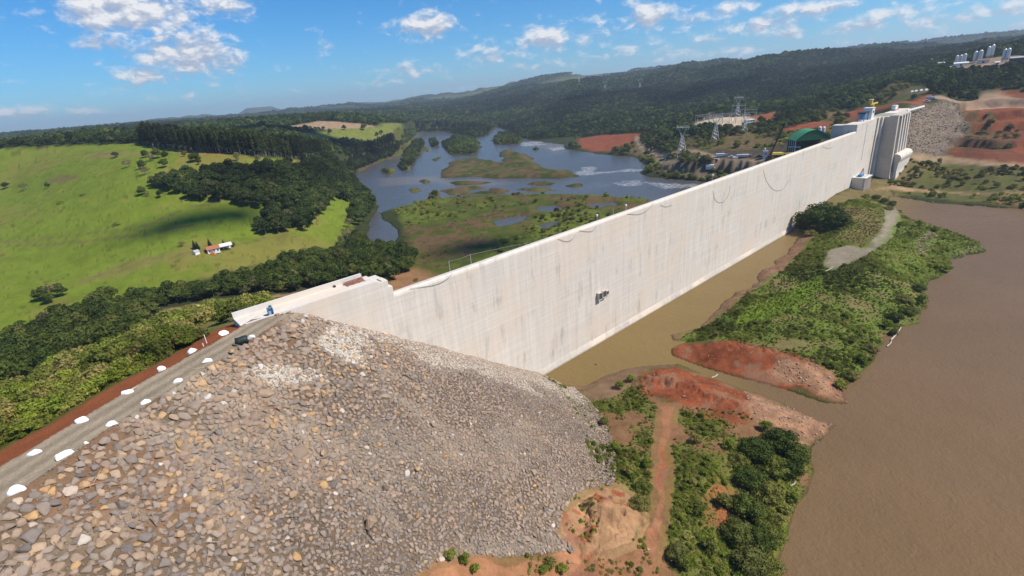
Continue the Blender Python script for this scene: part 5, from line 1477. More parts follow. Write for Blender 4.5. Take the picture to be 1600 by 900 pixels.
def slope_euler(x, y, yaw, tiltx, tilty):
    e = .8; hx_ = (land(x + e, y, False) - land(x - e, y, False)) / (2 * e); hy_ = (land(x, y + e, False) - land(x, y - e, False)) / (2 * e)
    out = np.zeros((len(x), 3))
    for i in range(len(x)):
        n = Vector((-hx_[i], -hy_[i], 1)).normalized()
        q = n.to_track_quat('Z', 'Y').to_matrix() @ Matrix.Rotation(yaw[i], 3, 'Z') @ Matrix.Rotation(tiltx[i], 3, 'X') @ Matrix.Rotation(tilty[i], 3, 'Y')
        out[i] = q.to_euler()
    return out


rg = np.random.default_rng(77)
N0 = 230000
cx = rg.uniform(-72, 32, N0); cy = rg.uniform(18, 172, N0)
zl = land(cx, cy, False); m = fill_mask(cx, cy, zl) > .5
m &= ~inpoly(cx, cy, ROAD_P) & ~inpoly(cx, cy, G['dirt_yard']) & ~inpoly(cx, cy, G['mound'])
cx, cy = cx[m], cy[m]
dc = polyline_dist(cx, cy, ROAD_E)
m = dc > 1.0; cx, cy, dc = cx[m], cy[m], dc[m]
du = dust(cx, cy)
toe = sstep(dc, 40, 80) * (1 - sstep(cy, 85, 120))
size = np.clip(1.62 - .011 * dc, 1.0, 1.6) + .3 * toe
size = size * (1 - .16 * sstep(dc, 14, 40) * (1 - toe)) * (1 + .35 * bands(cx, cy)) * (1 - .45 * du) * np.exp(rg.normal(0, .22, len(cx)))
size = np.where(rg.random(len(cx)) < .02, size * 1.5, size)
keep = poisson(cx, cy, size * .55, 5)
cx, cy, size, dc, du = cx[keep], cy[keep], size[keep], dc[keep], du[keep]; crest = 0
n = len(cx); print('stones', n)
tint = np.clip(rg.normal(.44, .17, n) + fbm(cx, cy, 18, 3, 87) * .16 + bands(cx, cy) * .22, .0, .66)
crest = 1 - sstep(dc + fbm(cx, cy, 16, 3, 88) * 14, 8, 38)
u_ = rg.random(n)
tint = np.where(u_ < .05 + .34 * crest, rg.uniform(.6, .85, n), tint)
tint = np.where(rg.random(n) < .014 + .05 * crest, rg.uniform(.86, .94, n), tint)
tint = np.where(rg.random(n) < .012, rg.uniform(.95, 1.0, n), tint)
tint = np.where(rg.random(n) < (du - .3) * .8, rg.uniform(.93, 1.0, n) * .4 + .6, tint)
yaw = rg.random(n) * 6.283
eul = slope_euler(cx, cy, yaw, rg.normal(0, .16, n), rg.normal(0, .16, n))
zz = land(cx, cy); zs = zz + size * .02
k_ = rg.integers(0, len(RK), n)
SX = np.stack([size * 1.12, size * rg.uniform(.95, 1.2, n), size * rg.uniform(.65, 1.0, n)], 1)
app = size / np.sqrt(cx ** 2 + cy ** 2 + (100 - zs) ** 2)
vis = np.array([in_view(a, b_, c, 0) for a, b_, c in zip(cx, cy, zs)])
order = np.argsort(-app * vis); ind = order[:290]; rest_i = order[290:]
CN = [(.12, 'dark grey'), (.45, 'grey brown'), (.62, 'light brown'), (.86, 'tan'), (.945, 'orange'), (1.1, 'pale')]
BI = []
for i in ind:
    o = bpy.data.objects.new('boulder', ROCKS[RK[k_[i]]]); C.objects.link(o); o.location = (cx[i], cy[i], zs[i]); o.rotation_euler = eul[i]; o.scale = SX[i]; o['tint'] = float(tint[i])
    cn = next(nm for lim, nm in CN if tint[i] < lim)
    pu, pv = pix(cx[i], cy[i], zs[i])
    zn = ('just below crest road' if dc[i] < 9 else 'in upper rockfill' if dc[i] < 18 else 'in middle rockfill' if dc[i] < 30 else 'low in rockfill') + (' near photo left' if pu < 90 else ' by nearest white boulders' if pu < 190 else ' by middle white boulders' if pu < 300 else ' left of dust patch' if pu < 420 else ' toward the wall')
    BI.append((o, '%s boulder %s' % (cn, zn), '%s boulders %s' % (cn, zn), 'boulder', 'large boulders of the rockfill slope'))
name_rows(BI)
scatter('rockfill_stones', np.stack([cx, cy, zs], 1)[rest_i], eul[rest_i], SX[rest_i], k_[rest_i], RK, 'rockfill of tightly packed grey brown stones on the slope below the crest road', 'rockfill', tint[rest_i])
# small stones between
N1 = 42000
sx = rg.uniform(-70, 32, N1); sy = rg.uniform(18, 172, N1); zl = land(sx, sy, False); m = (fill_mask(sx, sy, zl) > .5) & ~inpoly(sx, sy, ROAD_P) & ~inpoly(sx, sy, G['dirt_yard']) & ~inpoly(sx, sy, G['mound'])
sx, sy = sx[m], sy[m]; n = len(sx); s_ = rg.uniform(.18, .5, n); zz = land(sx, sy); du = dust(sx, sy)
tn = np.where(rg.random(n) < (du - .3) * .6, .93, np.clip(rg.normal(.38, .2, n), 0, .9))
scatter('rockfill_gravel', np.stack([sx, sy, zz + .08], 1), np.stack([rg.normal(0, .4, n), rg.normal(0, .4, n) + .3, rg.random(n) * 6.28], 1), np.stack([s_, s_, s_ * .9], 1), rg.integers(0, len(RK), n), RK, 'small stones filling the gaps of the rockfill slope', 'gravel', tn)


def stones_in(name, P, s, lo, hi, seed, label, tlo=.2, thi=.8, gate=None):
    x, y = grid_in(P, s, seed); z = land(x, y); m = (z > -3 if name == 'river_stones' else z > -.3); z = np.maximum(z, -.1)
    t, nn = to_dam(x, y)
    if name != 'river_stones': m &= nn > .8
    if gate is not None: m &= np.random.default_rng(seed).random(len(x)) < gate
    x, y, z = x[m], y[m], z[m]; n = len(x); r = np.random.default_rng(seed + 1)
    sz = lo + (hi - lo) * r.random(n) ** 2.2
    return scatter(name, np.stack([x, y, z], 1), np.stack([r.normal(0, .3, n), r.normal(0, .3, n), r.random(n) * 6.28], 1), np.stack([sz, sz, sz * .9], 1), r.integers(0, len(RK), n), RK, label, 'stones', r.uniform(tlo, thi, n))


stones_in('bank_stones', G['bank_stone'], 1.1, .25, 1.3, 201, 'broken stones on the near red bank spit', .5, .85)
stones_in('spit_stones', G['bank_stone2'], 1.2, .25, 1.4, 203, 'broken stones at the end of the red islet bank', .5, .85)
stones_in('red_bank_stones', np.vstack([G['bank_red2']]), 2.2, .15, .7, 205, 'small stones on the red islet bank', .3, .8)
stones_in('near_bank_stones', G['bank_red'], 2.0, .15, .7, 207, 'small stones on the near red bank', .3, .8)
stones_in('pool_shore_stones', G['islet_stone'], 1.5, .2, .9, 209, 'brown stones along the pool shore of the islet', .1, .7)
stones_in('silt_stones', G['silt'], 1.8, .12, .5, 211, 'pebbles on the silty pool shore', .1, .6)
stones_in('stone_heap', G['stones_a'], 1.2, .6, 1.8, 213, 'heap of tan stones on the far islet', .55, .85)
stones_in('point_stones', G['stones_b'], 1.4, .5, 1.7, 215, 'stones around the far point of the islet', .3, .8)
stones_in('yard_stones', G['dirt_yard'], 2.4, .12, .6, 217, 'loose stones on the red dirt yard', .2, .9)
stones_in('mound_stones', G['mound'], 1.0, .1, .5, 219, 'small stones on the tan earth mound', .5, .85)
stones_in('right_rockfill', ROCK_R, 1.9, 1.2, 2.9, 221, 'grey brown rockfill slope at the right abutment', .1, .7)
sh_ = region([(1395, 300), (1460, 316), (1530, 322), (1600, 326), (1600, 330), (1530, 326), (1460, 320), (1392, 304)])
for i_, (P_, s_, hi_) in enumerate([([(690, 258), (800, 254), (900, 266), (905, 275), (780, 282), (690, 280)], 11, 3.2), ([(600, 275), (690, 270), (690, 292), (640, 300), (600, 296)], 13, 2.6), ([(900, 260), (1010, 258), (1010, 276), (905, 278)], 8, 2.6), ([(1000, 278), (1100, 284), (1100, 300), (1000, 298)], 9, 2.4), ([(640, 220), (700, 214), (745, 235), (700, 250), (640, 262)], 15, 2.6)]):
    stones_in('river_stones', flats(P_), s_, .5, hi_, 231 + i_ * 3, 'dark boulders breaking the river surface', .0, .4, gate=.55)
stones_in('far_shore_stones', sh_, 3.0, .5, 2.4, 223, 'stones along the far reservoir shore', .3, .8)
# stones one can point to
for (u, v, s_, tn, lb, z0) in [(890, 863, 1.5, .30, 'grey boulder alone on the red dirt yard with a dark shadow', None), (888, 879, 1.2, .88, 'orange boulder on the dirt yard below the grey one', None), (582, 823, 3.0, .80, 'large upright tan boulder low on the rockfill slope', None), (697, 715, 1.5, .90, 'bright yellow stone in the middle of the rockfill', None), (653, 736, 1.9, .86, 'yellow tan stone left of the bright yellow one', None),
                              (820, 632, 1.0, .99, 'lone white stone high in the right rockfill', None), (1013, 860, .9, .97, 'pale stone lying in the red dirt path', None), (362, 552, 1.6, .90, 'orange yellow boulder beside the crest road near the tarpaulin machine', None), (932, 580, 1.0, .7, 'tan stone standing in the pool near the silty shore', 0.1), (1069, 621, 1.1, .88, 'orange stone on the near red bank', None),
                              (655, 810, 1.7, .90, 'yellow boulder low in the middle rockfill', None), (505, 712, 1.6, .93, 'pale orange boulder in the left middle rockfill', None), (150, 820, 1.5, .88, 'orange tan boulder low left in the rockfill', None)]:
    p = on_land([(u, v)])[0]; o = bpy.data.objects.new('boulder', ROCKS[RK[int(u) % 12]]); C.objects.link(o)
    z = float(land(np.array([p[0]]), np.array([p[1]]))[0]) if z0 is None else z0
    o.location = (p[0], p[1], z + s_ * .22); o.rotation_euler = (.2, .35, u * .37); o.scale = (s_, s_, s_ * 1.1); o['tint'] = tn; tag(o, lb, 'boulder')

# whitewashed stones along both edges of the crest road
WB = [(24, 765, 2.3), (100, 711, 2.5), (52, 706, 2.0), (134, 690, .9), (174, 661, 1.7), (127, 656, 2.2), (227, 627, 1.7), (198, 612, 2.1), (277, 594, 1.8), (250, 576, 2.1), (323, 564, 2.1), (300, 547, 2.0), (349, 520, 2.3), (392, 526, 1.8)]
WL = ['nearest whitewashed boulder on the rockfill side of the crest road', 'longest whitewashed boulder on the rockfill side, second along the crest road', 'nearest whitewashed boulder at the left edge of the crest road', 'smallest whitewashed stone sunk among the rocks beside the crest road', 'curved whitewashed boulder third along the rockfill side of the road',
      'rounded whitewashed boulder second along the left road edge', 'whitewashed boulder fourth along the rockfill side of the road', 'whitewashed boulder third along the left road edge', 'narrow tilted whitewashed boulder fifth along the rockfill side', 'whitewashed boulder fourth along the left road edge', 'blocky whitewashed boulder sixth along the rockfill side',
      'whitewashed boulder fifth along the left edge, before the white post', 'flat whitewashed boulder farthest along the left edge, near the concrete wing', 'whitewashed boulder beside the dark tarpaulin machine']
for i, ((u, v, s_), lb) in enumerate(zip(WB, WL)):
    p = flat(u, v, 56.3)
    r = random.Random(i + 50); bm = bmesh.new()
    for k in range(18):
        a = r.uniform(0, 6.28); b_ = math.acos(r.uniform(-.6, 1)); bm.verts.new((.5 * math.sin(b_) * math.cos(a), .3 * math.sin(b_) * math.sin(a), .36 * math.cos(b_)))
    bmesh.ops.convex_hull(bm, input=bm.verts); bmesh.ops.dissolve_limit(bm, angle_limit=R_(10), verts=bm.verts, edges=bm.edges); bmesh.ops.bevel(bm, geom=list(bm.edges), offset=.03, segments=2, affect='EDGES')
    me = bpy.data.meshes.new('whitewashed_boulder'); bm.to_mesh(me); bm.free(); me.materials.append(MAT['limewash'])
    o = bpy.data.objects.new('whitewashed_boulder', me); C.objects.link(o); o.location = (p[0], p[1], 56.0); o.scale = (s_, s_ * 1.0, s_ * 1.15)
    o.rotation_euler = (0, 0, math.atan2(20, 5) + r.uniform(-.35, .35) - (.55 if i in (0, 1, 8) else .9)); tag(o, lb, 'boulder', 'whitewashed boulders along the crest road')

# ------------------------------------------------------------------ built things
def at(u, v, dz=0.0):
    p = on_land([(u, v)])[0]; z = float(land(np.array([p[0]]), np.array([p[1]]))[0]); return (p[0], p[1], z + dz)


def facing(u, v):
    """rotation that makes local -y look back along the sight line"""
    d = px_dir(u, v); return math.atan2(d[1], d[0]) - math.pi / 2


def gable(L, W, H, rise, over=.4, th=.14):
    """roof as one mesh: two thick slopes, ridge along x"""
    b = MB(); y = W / 2 + over; zt = H + rise; zl = H - over * rise / (W / 2)
    b.prism([(-y, zl), (0, zt), (y, zl), (y, zl + th), (0, zt + th), (-y, zl + th)], -L / 2 - over, L / 2 + over)
    return b


def walls(L, W, H, rise):
    b = MB(); b.prism([(-W / 2, -.6), (-W / 2, H), (0, H + rise - .02), (W / 2, H), (W / 2, -.6)], -L / 2, L / 2); return b


def add_win(par, x, y, z, w_, h, ax='y', nm='window', mt='glass', fr='white'):
    b = MB(); d = .06
    if ax == 'y': b.box(x - w_ / 2, x + w_ / 2, y - d, y + d, z, z + h)
    else: b.box(y - d, y + d, x - w_ / 2, x + w_ / 2, z, z + h)
    b.obj(nm, MAT[mt], par)


# farmhouse and its barn
p = at(334, 393); fh = empty('farmhouse', p, facing(334, 390) + .05, 'small white farmhouse with a red tiled roof on the pasture', 'house')
walls(7.0, 6.5, 2.7, 1.5).obj('wall', MAT['white'], fh); gable(7.0, 6.5, 2.7, 1.5).obj('roof', MAT['tile'], fh)
for x_ in (-2.3, .2, 2.4): add_win(fh, x_, -3.3, 1.0, .9, 1.1)
add_win(fh, -1.1, -3.3, 0, .9, 2.0, nm='door', mt='rust')
p = at(349, 390); bn = empty('barn', p, facing(345, 390) + .12, 'long open barn with a whitish sheet roof beside the farmhouse', 'barn')
b = MB(); b.box(-5, 5, 2.6, 2.8, -.5, 2.7); b.box(-5, -4.8, -2.8, 2.6, -.5, 2.7); b.obj('wall', MAT['white'], bn)
for k in range(5): b = MB(); b.box(-4.9 + k * 2.4, -4.7 + k * 2.4, -2.8, -2.6, -.5, 2.6); b.obj('post', MAT['bark'], bn)
gable(10.4, 5.6, 2.7, 1.3).obj('roof', MAT['pale_roof'], bn)
p = at(307, 397); sd = empty('farm_shed', p, facing(307, 397) + .6, 'tiny grey shed with a white gable left of the farmhouse', 'shed')
walls(3, 2.6, 1.7, .9).obj('wall', MAT['white'], sd); gable(3, 2.6, 1.7, .9, .2).obj('roof', MAT['steel'], sd)
p = at(333, 398); b = MB(); b.box(-1.3, 1.3, -.8, .8, 0, 1.2, taper=.1); b.box(-1.4, 1.4, -.1, .1, 1.2, 1.7)
o = b.obj('feed_trough', MAT['orange']); o.location = p; tag(o, 'orange brown feed trough in front of the farmhouse', 'trough')


# lattice pylons
def pylon(u, v, h, label, top=True):
    p = at(u, v); e = empty('pylon', p, facing(u, v), label, 'pylon', 'pylons of the power line')
    b = MB(); w0, w1 = h * .16, h * .035; hz = h * .62; r = h * .0058

    def c(z):
        k = w0 + (w1 - w0) * z / hz
        return [(-k, -k, z), (k, -k, z), (k, k, z), (-k, k, z)]
    lv = [0, .3, .52, .7, .85, 1.0]
    for a in range(5):
        A, B = c(hz * lv[a]), c(hz * lv[a + 1])
        for k in range(4):
            b.tube([A[k], B[k]], r * 1.5, n=4, cap=False); b.tube([A[k], B[(k + 1) % 4]], r, n=4, cap=False); b.tube([A[(k + 1) % 4], B[k]], r, n=4, cap=False); b.tube([B[k], B[(k + 1) % 4]], r, n=4, cap=False)
    b.obj('lattice_body', MAT['steel'], e)
    b = MB(); wt = h * .16
    for sx in (-1, 1):
        b.tube([(sx * w1, -w1, hz), (sx * wt, 0, h * .93)], r * 1.5, n=4); b.tube([(sx * w1, w1, hz), (sx * wt, 0, h * .93)], r * 1.5, n=4)
        b.tube([(-sx * w1, 0, hz), (sx * wt * .8, 0, h * .86)], r, n=4); b.tube([(sx * wt, 0, h * .93), (sx * wt * 1.3, 0, h)], r * 1.2, n=4)
    b.obj('fork', MAT['steel'], e)
    b = MB(); b.tube([(-wt * 1.35, -.4, h * .91), (wt * 1.35, -.4, h * .91)], r * 1.5, n=4); b.tube([(-wt * 1.35, .4, h * .91), (wt * 1.35, .4, h * .91)], r * 1.5, n=4); b.tube([(-wt, 0, h * .955), (wt, 0, h * .955)], r, n=4)
    for k in range(7): b.tube([(-wt * 1.3 + k * wt * .43, -.4, h * .91), (-wt * 1.3 + (k + .5) * wt * .43, .4, h * .91)], r, n=4)
    b.obj('cross_arm', MAT['steel'], e)
    for x_ in (-wt * 1.25, 0, wt * 1.25):
        b = MB(); b.tube([(x_, 0, h * .91), (x_, 0, h * .83)], .22, n=5); b.obj('insulator', MAT['pale_roof'], e)
    return e


pylon(1065, 240, 32, 'tall steel pylon on the powerhouse bank, nearest the river')
pylon(1117, 220, 29, 'steel pylon on the bank just below the switchyard')
pylon(1163, 207, 22, 'small pylon hidden in bushes at the right of the switchyard')
pylon(1152, 181, 28, 'steel pylon behind the switchyard gantry')
for (u, v, lb) in [(1000, 137, 'far pylon on the forested hillside, tallest there'), (905, 135, 'small pylon on the hill skyline left'), (945, 138, 'small pylon on the hill skyline middle')]: pylon(u, v, 42, lb)

# switchyard: gantries and apparatus
yc = at(1130, 192); ya = facing(1130, 190)
sw = lambda x_, y_: (yc[0] + math.cos(ya) * x_ - math.sin(ya) * y_, yc[1] + math.sin(ya) * x_ + math.cos(ya) * y_)


def gz(x_, y_): return float(land(np.array([x_]), np.array([y_]))[0])


for (x0, span, y_, h, nb, lb) in [(-36, 52, 18, 14, 3, 'long low steel gantry at the left of the switchyard'), (-34, 48, 26, 11, 3, 'low back gantry behind the long one in the switchyard'), (10, 16, 20, 20, 1, 'tall two level gantry at the right of the switchyard'), (26, 15, 30, 14, 1, 'small gantry at the far right of the switchyard')]:
    q = sw(x0, y_); e = empty('switchyard_gantry', (q[0], q[1], gz(*q)), ya - .0, lb, 'gantry', 'gantries of the switchyard')
    for k in range(nb + 1): b = MB(); x_ = span * k / nb; b.tube([(x_, 0, -1), (x_, 0, h + (3 if k % 2 else 1))], .38, n=6, r2=.25); b.obj('column', MAT['steel'], e)
    b = MB(); b.box(0, span, -.35, .35, h - .9, h); b.obj('beam', MAT['steel'], e)
    if nb == 1: b = MB(); b.box(0, span, -.3, .3, h * .7, h * .7 + .6); b.obj('lower_beam', MAT['steel'], e)
rg = np.random.default_rng(9); NI = []
for i in range(9):
    for j in range(4):
        q = sw(-33 + i * 8 + rg.uniform(-.5, .5), -10 + j * 8.5)
        e = empty('switchyard_post', (q[0], q[1], gz(*q)), ya, None, None); NI.append((e, 'x', ['tall', 'short'][(j + 1) % 2] + ' apparatus posts in the %s row of the switchyard' % ['front', 'second', 'third', 'back'][j], 'post', 'apparatus posts of the switchyard'))
        h = 3.2 + (j % 2) * 2.4; b = MB(); b.box(-.35, .35, -.35, .35, -.5, h, taper=.08); b.obj('support', MAT['pale_roof'], e)
        b = MB(); b.lathe([(.18, 0), (.36, .3), (.2, .6), (.36, .9), (.2, 1.2), (.34, 1.5), (.12, 1.9)], 7, c=(0, 0, h)); b.obj('insulator', MAT['white'], e)
        if j < 3:
            b = MB(); b.box(-.25, .25, 0, 7.2, h - .3, h - .05); b.obj('busbar', MAT['pale_roof'], e)
for it in NI: it[0]['category'] = 'post'
name_rows([(it[0], it[2], it[2], it[3], it[4]) for it in NI])
q = at(1171, 191); e = empty('control_house', q, ya + .5, 'low white control building at the right end of the switchyard', 'building')
b = MB(); b.box(-6, 6, -3.5, 3.5, -1, 3.4); b.obj('wall', MAT['white'], e); b = MB(); b.box(-6.5, 6.5, -4, 4, 3.41, 3.7); b.obj('roof', MAT['white'], e)
for x_ in (-3.5, 0, 3.5): add_win(e, x_, -3.55, 1.0, 1.3, 1.2)

# green barrel roofed hangar
q = at(1262, 232); e = empty('hangar', (q[0], q[1], q[2]), facing(1262, 226) + .42, 'green barrel roofed hangar behind the dam crest', 'hangar')
Lh, Wh, Hh = 18.0, 31.0, 8.0
arc = [(-Wh / 2 + Wh * k / 14, Hh + 8.5 * math.sin(math.pi * k / 14)) for k in range(15)]
b = MB(); vs = []; fs = []
for yy in (-Lh / 2, Lh / 2):
    for (x_, z_) in arc: vs += [(x_, yy, z_), (x_ * .985, yy, z_ - .35)]
n_ = len(arc)
for k in range(n_ - 1):
    a, c = 2 * k, 2 * (k + 1); o_ = 2 * n_
    fs += [(a, c, c + o_, a + o_), (a + 1, a + 1 + o_, c + 1 + o_, c + 1), (a, a + 1, c + 1, c), (a + o_, c + o_, c + 1 + o_, a + 1 + o_)]
fs += [(0, 2 * n_, 2 * n_ + 1, 1), (2 * n_ - 2, 2 * n_ - 1, 4 * n_ - 1, 4 * n_ - 2)]
b.add(vs, fs); b.obj('roof', MAT['green_roof'], e)
b = MB(); pr = [(x_ * .985, z_ - .36) for x_, z_ in arc]; m_ = len(pr)
b.add([(x_, -Lh / 2 + .3, z_) for x_, z_ in pr] + [(x_, -Lh / 2 + .5, z_) for x_, z_ in pr], [tuple(range(m_)), tuple(range(2 * m_ - 1, m_ - 1, -1))] + [(k, (k + 1) % m_, (k + 1) % m_ + m_, k + m_) for k in range(m_)]); b.obj('gable', MAT['green_dark'], e)
for k in range(5):
    for sx in (-1, 1): b = MB(); b.box(sx * Wh / 2 * .97 - .3, sx * Wh / 2 * .97 + .3, -Lh / 2 + k * Lh / 4.2, -Lh / 2 + k * Lh / 4.2 + .6, -3, Hh - .2); b.obj('column', MAT['steel'], e)
b = MB(); b.box(-Wh / 2 * .96, Wh / 2 * .96, Lh / 2 - .5, Lh / 2 - .3, -2, Hh + .5); b.obj('back_wall', MAT['dark_steel'], e)
# white twin silos
for i, (u, lb) in enumerate([(1280, 'left slim white silo beside the hangar'), (1286, 'right slim white silo beside the hangar')]):
    q = at(u, 210); e = empty('slim_silo', q, 0, lb, 'silo', 'slim silos beside the hangar')
    b = MB(); b.lathe([(1.4, 1.5), (1.4, 6.5), (.3, 7.6)], 12); b.obj('tank', MAT['white'], e); b = MB(); b.lathe([(.2, .3), (1.35, 1.5)], 12)
    for k in range(4): b.tube([(1.2 * math.cos(k * 1.57), 1.2 * math.sin(k * 1.57), -.5), (1.2 * math.cos(k * 1.57), 1.2 * math.sin(k * 1.57), 1.6)], .12, n=4)
    b.obj('stand', MAT['steel'], e)


# vehicles
def vehicle(u, v, L, W, H, kind, colr, label, rz=None, xyz=None):
    q = xyz or at(u, v); e = empty({'van': 'van', 'car': 'car', 'truck': 'truck', 'pickup': 'pickup'}[kind], q, facing(u, v) if rz is None else rz, label, kind if kind != 'pickup' else 'pickup')
    b = MB(); w2 = W / 2
    if kind == 'van': b.prism([(-w2, .4), (-w2, H * .62), (-w2 * .86, H), (w2 * .86, H), (w2, H * .62), (w2, .4)], -L / 2, L / 2 - .9); b.prism([(-w2, .4), (-w2, H * .5), (w2, H * .5), (w2, .4)], L / 2 - .9, L / 2)
    elif kind == 'truck': b.box(L / 2 - 2.0, L / 2, -w2, w2, .6, H * .82, taper=.1); b.box(-L / 2, L / 2 - 2.1, -w2 * .7, w2 * .7, .6, .95)
    else: b.prism([(-w2, .35), (-w2, H * .55), (w2, H * .55), (w2, .35)], -L / 2, L / 2); b.box(-L * .22, L * .2, -w2 * .9, w2 * .9, H * .55, H, taper=.22)
    b.obj('body', MAT[colr], e)
    if kind == 'truck': b = MB(); b.box(-L / 2, L / 2 - 2.3, -w2, w2, .98, H, taper=.02); b.obj('cargo_box', MAT['white' if colr != 'white' else 'pale_roof'], e)
    b = MB()
    if kind == 'car' or kind == 'pickup': b.box(-L * .2, L * .18, -w2 * .93, w2 * .93, H * .6, H * .9, taper=.2)
    elif kind == 'van': b.box(L / 2 - 1.5, L / 2 - .87, -w2 * .88, w2 * .88, H * .6, H * .9)
    else: b.box(L / 2 - .6, L / 2 + .03, -w2 * .85, w2 * .85, H * .5, H * .75)
    b.obj('windows', MAT['glass'], e)
    for sx in (-.32, .32):
        for sy in (-1, 1): b = MB(); b.tube([(sx * L, sy * w2 - .12 * sy, .36), (sx * L, sy * w2 + .05 * sy, .36)], .38, n=10); b.obj('wheel', MAT['black'], e)
    return e


vehicle(1110, 262, 9, 4.2, 5.0, 'van', 'white', 'white van parked alone below the track by the river')
vehicle(1127, 246, 11, 3, 3.6, 'truck', 'steel', 'long grey white truck, leftmost in the row on the works road')
vehicle(1143, 247, 5.6, 2.4, 2.4, 'car', 'white', 'white car second in the row on the works road')
vehicle(1150, 248, 5.6, 2.4, 2.2, 'car', 'white', 'white car third in the row on the works road', rz=facing(1150, 248) + .4)
vehicle(1156, 247, 6.4, 2.6, 3.0, 'van', 'white', 'white van in the middle of the row on the works road')
vehicle(1166, 247, 9, 3, 3.0, 'truck', 'orange', 'truck with a brownish cab at the right of the row on the works road')
vehicle(1186, 247, 6, 2.6, 2.6, 'car', 'dark_steel', 'dark car just left of the crane')
vehicle(1018, 236, 6, 2.8, 3, 'van', 'white', 'small white van on the curved track above the river')
q = at(1195, 248); e = empty('site_cabin', q, facing(1195, 246), 'small white upright site cabin beside the crane', 'cabin'); b = MB(); b.box(-2.2, 2.2, -2, 2, -.5, 6.2); b.obj('wall', MAT['white'], e); b = MB(); b.box(-2.4, 2.4, -2.2, 2.2, 6.21, 6.5); b.obj('roof', MAT['steel'], e); add_win(e, 0, -2.05, 3.2, 1.6, 1.2)
q = at(1241, 243); e = empty('yellow_shelter', at(1222, 247), facing(1222, 246), 'yellow flat shelter at the foot of the crane', 'shelter'); b = MB(); b.box(-9, 9, -4, 4, 3.0, 4.6, taper=.8); b.obj('roof', MAT['yellow'], e)
for sx in (-8, 0, 8):
    for sy in (-3.4, 3.4): b = MB(); b.box(sx - .2, sx + .2, sy - .2, sy + .2, -.5, 3.0); b.obj('post', MAT['yellow'], e)
e = empty('white_canopy', at(1240, 240), facing(1240, 238), 'small white canopy in front of the hangar', 'canopy'); b = MB(); b.box(-5, 5, -3, 3, 5.0, 5.6); b.obj('roof', MAT['white'], e)
for sx in (-4.6, 4.6):
    for sy in (-2.6, 2.6): b = MB(); b.box(sx - .15, sx + .15, sy - .15, sy + .15, -.5, 5.0); b.obj('post', MAT['steel'], e)
# mobile crane
q = at(1205, 250); e = empty('mobile_crane', q, facing(1205, 248), 'dark red mobile crane with a long raised boom', 'crane')
b = MB(); b.box(-5, 5, -1.5, 1.5, .8, 2.0); b.box(3.2, 5.2, -1.4, 1.4, 2.0, 3.6, taper=.15); b.obj('carrier', MAT['rust'], e)
b = MB(); b.box(-3.5, .5, -1.5, 1.5, 2.01, 4.0, taper=.1); b.obj('upper_body', MAT['red'], e)
b = MB()
hb = 33; xb = 8.0
for sy in (-.5, .5):
    for sx in (-.5, .5): b.tube([(-1.5 + sx, sy, 3.5), (xb + sx * .5, sy * .5, hb)], .32, n=4)
for k in range(18):
    f0, f1 = k / 18, (k + 1) / 18; s1 = (-1) ** k
    for sy in (-.5, .5): b.tube([(-1.5 + (xb + 1.5) * f0 - .45 * s1, sy * (1 - .5 * f0), 3.5 + (hb - 3.5) * f0), (-1.5 + (xb + 1.5) * f1 + .45 * s1, sy * (1 - .5 * f1), 3.5 + (hb - 3.5) * f1)], .08, n=4)
b.obj('boom', MAT['dark_steel'], e)
b = MB(); b.tube([(xb, 0, hb), (xb + .3, 0, 12)], .06, n=4); b.box(xb, xb + .6, -.3, .3, 11.2, 12); b.obj('hook_line', MAT['black'], e)
for k in range(4):
    for sy in (-1, 1): b = MB(); b.tube([(-4 + k * 2.6, sy * 1.2, .7), (-4 + k * 2.6, sy * 1.55, .7)], .7, n=12); b.obj('wheel', MAT['black'], e)
# barrier of pale blocks along the works road
NI = []
pl = region([(1030, 243), (1060, 246), (1100, 249), (1122, 250)])
for i in range(26):
    f = i / 25 * 2.999; k = int(f); f -= k; x_, y_ = pl[k] * (1 - f) + pl[k + 1] * f
    b = MB(); b.box(-1.0, 1.0, -.45, .45, 0, 1.1, taper=.18); o = b.obj('barrier_block', MAT['white']); o.location = (x_, y_, gz(x_, y_)); dxy = pl[k + 1] - pl[k]; o.rotation_euler = (0, 0, math.atan2(dxy[1], dxy[0])); NI.append((o, 'b', 'pale blocks edging the works road', 'barrier', 'blocks along the works road'))

bpy.context.view_layer.update(); name_rows(NI)
# things on the dam
def on_dam(name, t, n, z, label, cat, group=None): return dam_thing(name, label, cat, t, n, z, group)


t0, z0 = wall_tz(428, 505, -.8); e = on_dam('blue_box', t0, -1.0, 55.9, 'small blue framed steel box at the edge of the concrete wing deck', 'box')
b = MB(); b.box(-.6, -.45, -.4, .4, 0, 1.9); b.box(.45, .6, -.4, .4, 0, 1.9); b.box(-.45, .45, -.4, .4, 1.75, 1.9); b.box(-.45, .45, -.4, .4, 0, .12); b.obj('frame', MAT['blue'], e)
b = MB(); b.box(-.45, .45, .1, .2, .12, 1.75); b.obj('panel', MAT['steel'], e)
e = on_dam('rebar_bundle', wall_tz(553, 442, -5)[0], -4.8, 55.9, 'bundle of rusty reinforcing bars on the concrete wing deck', 'rebar')
r = random.Random(3); b = MB()
for k in range(34): y_ = r.uniform(-1.3, 1.3); z_ = .1 + r.random() * .5; b.tube([(-2.6 + r.uniform(-.3, .3), y_, z_), (2.6 + r.uniform(-.3, .3), y_ + r.uniform(-.3, .3), z_ + r.uniform(-.1, .2))], .05, n=4)
b.obj('bars', MAT['rust'], e)
b = MB()
for k in range(4): b.box(-2.4 + k * 1.6, -2.25 + k * 1.6, -1.5, 1.5, 0, .09)
b.obj('bearers', MAT['bark'], e)
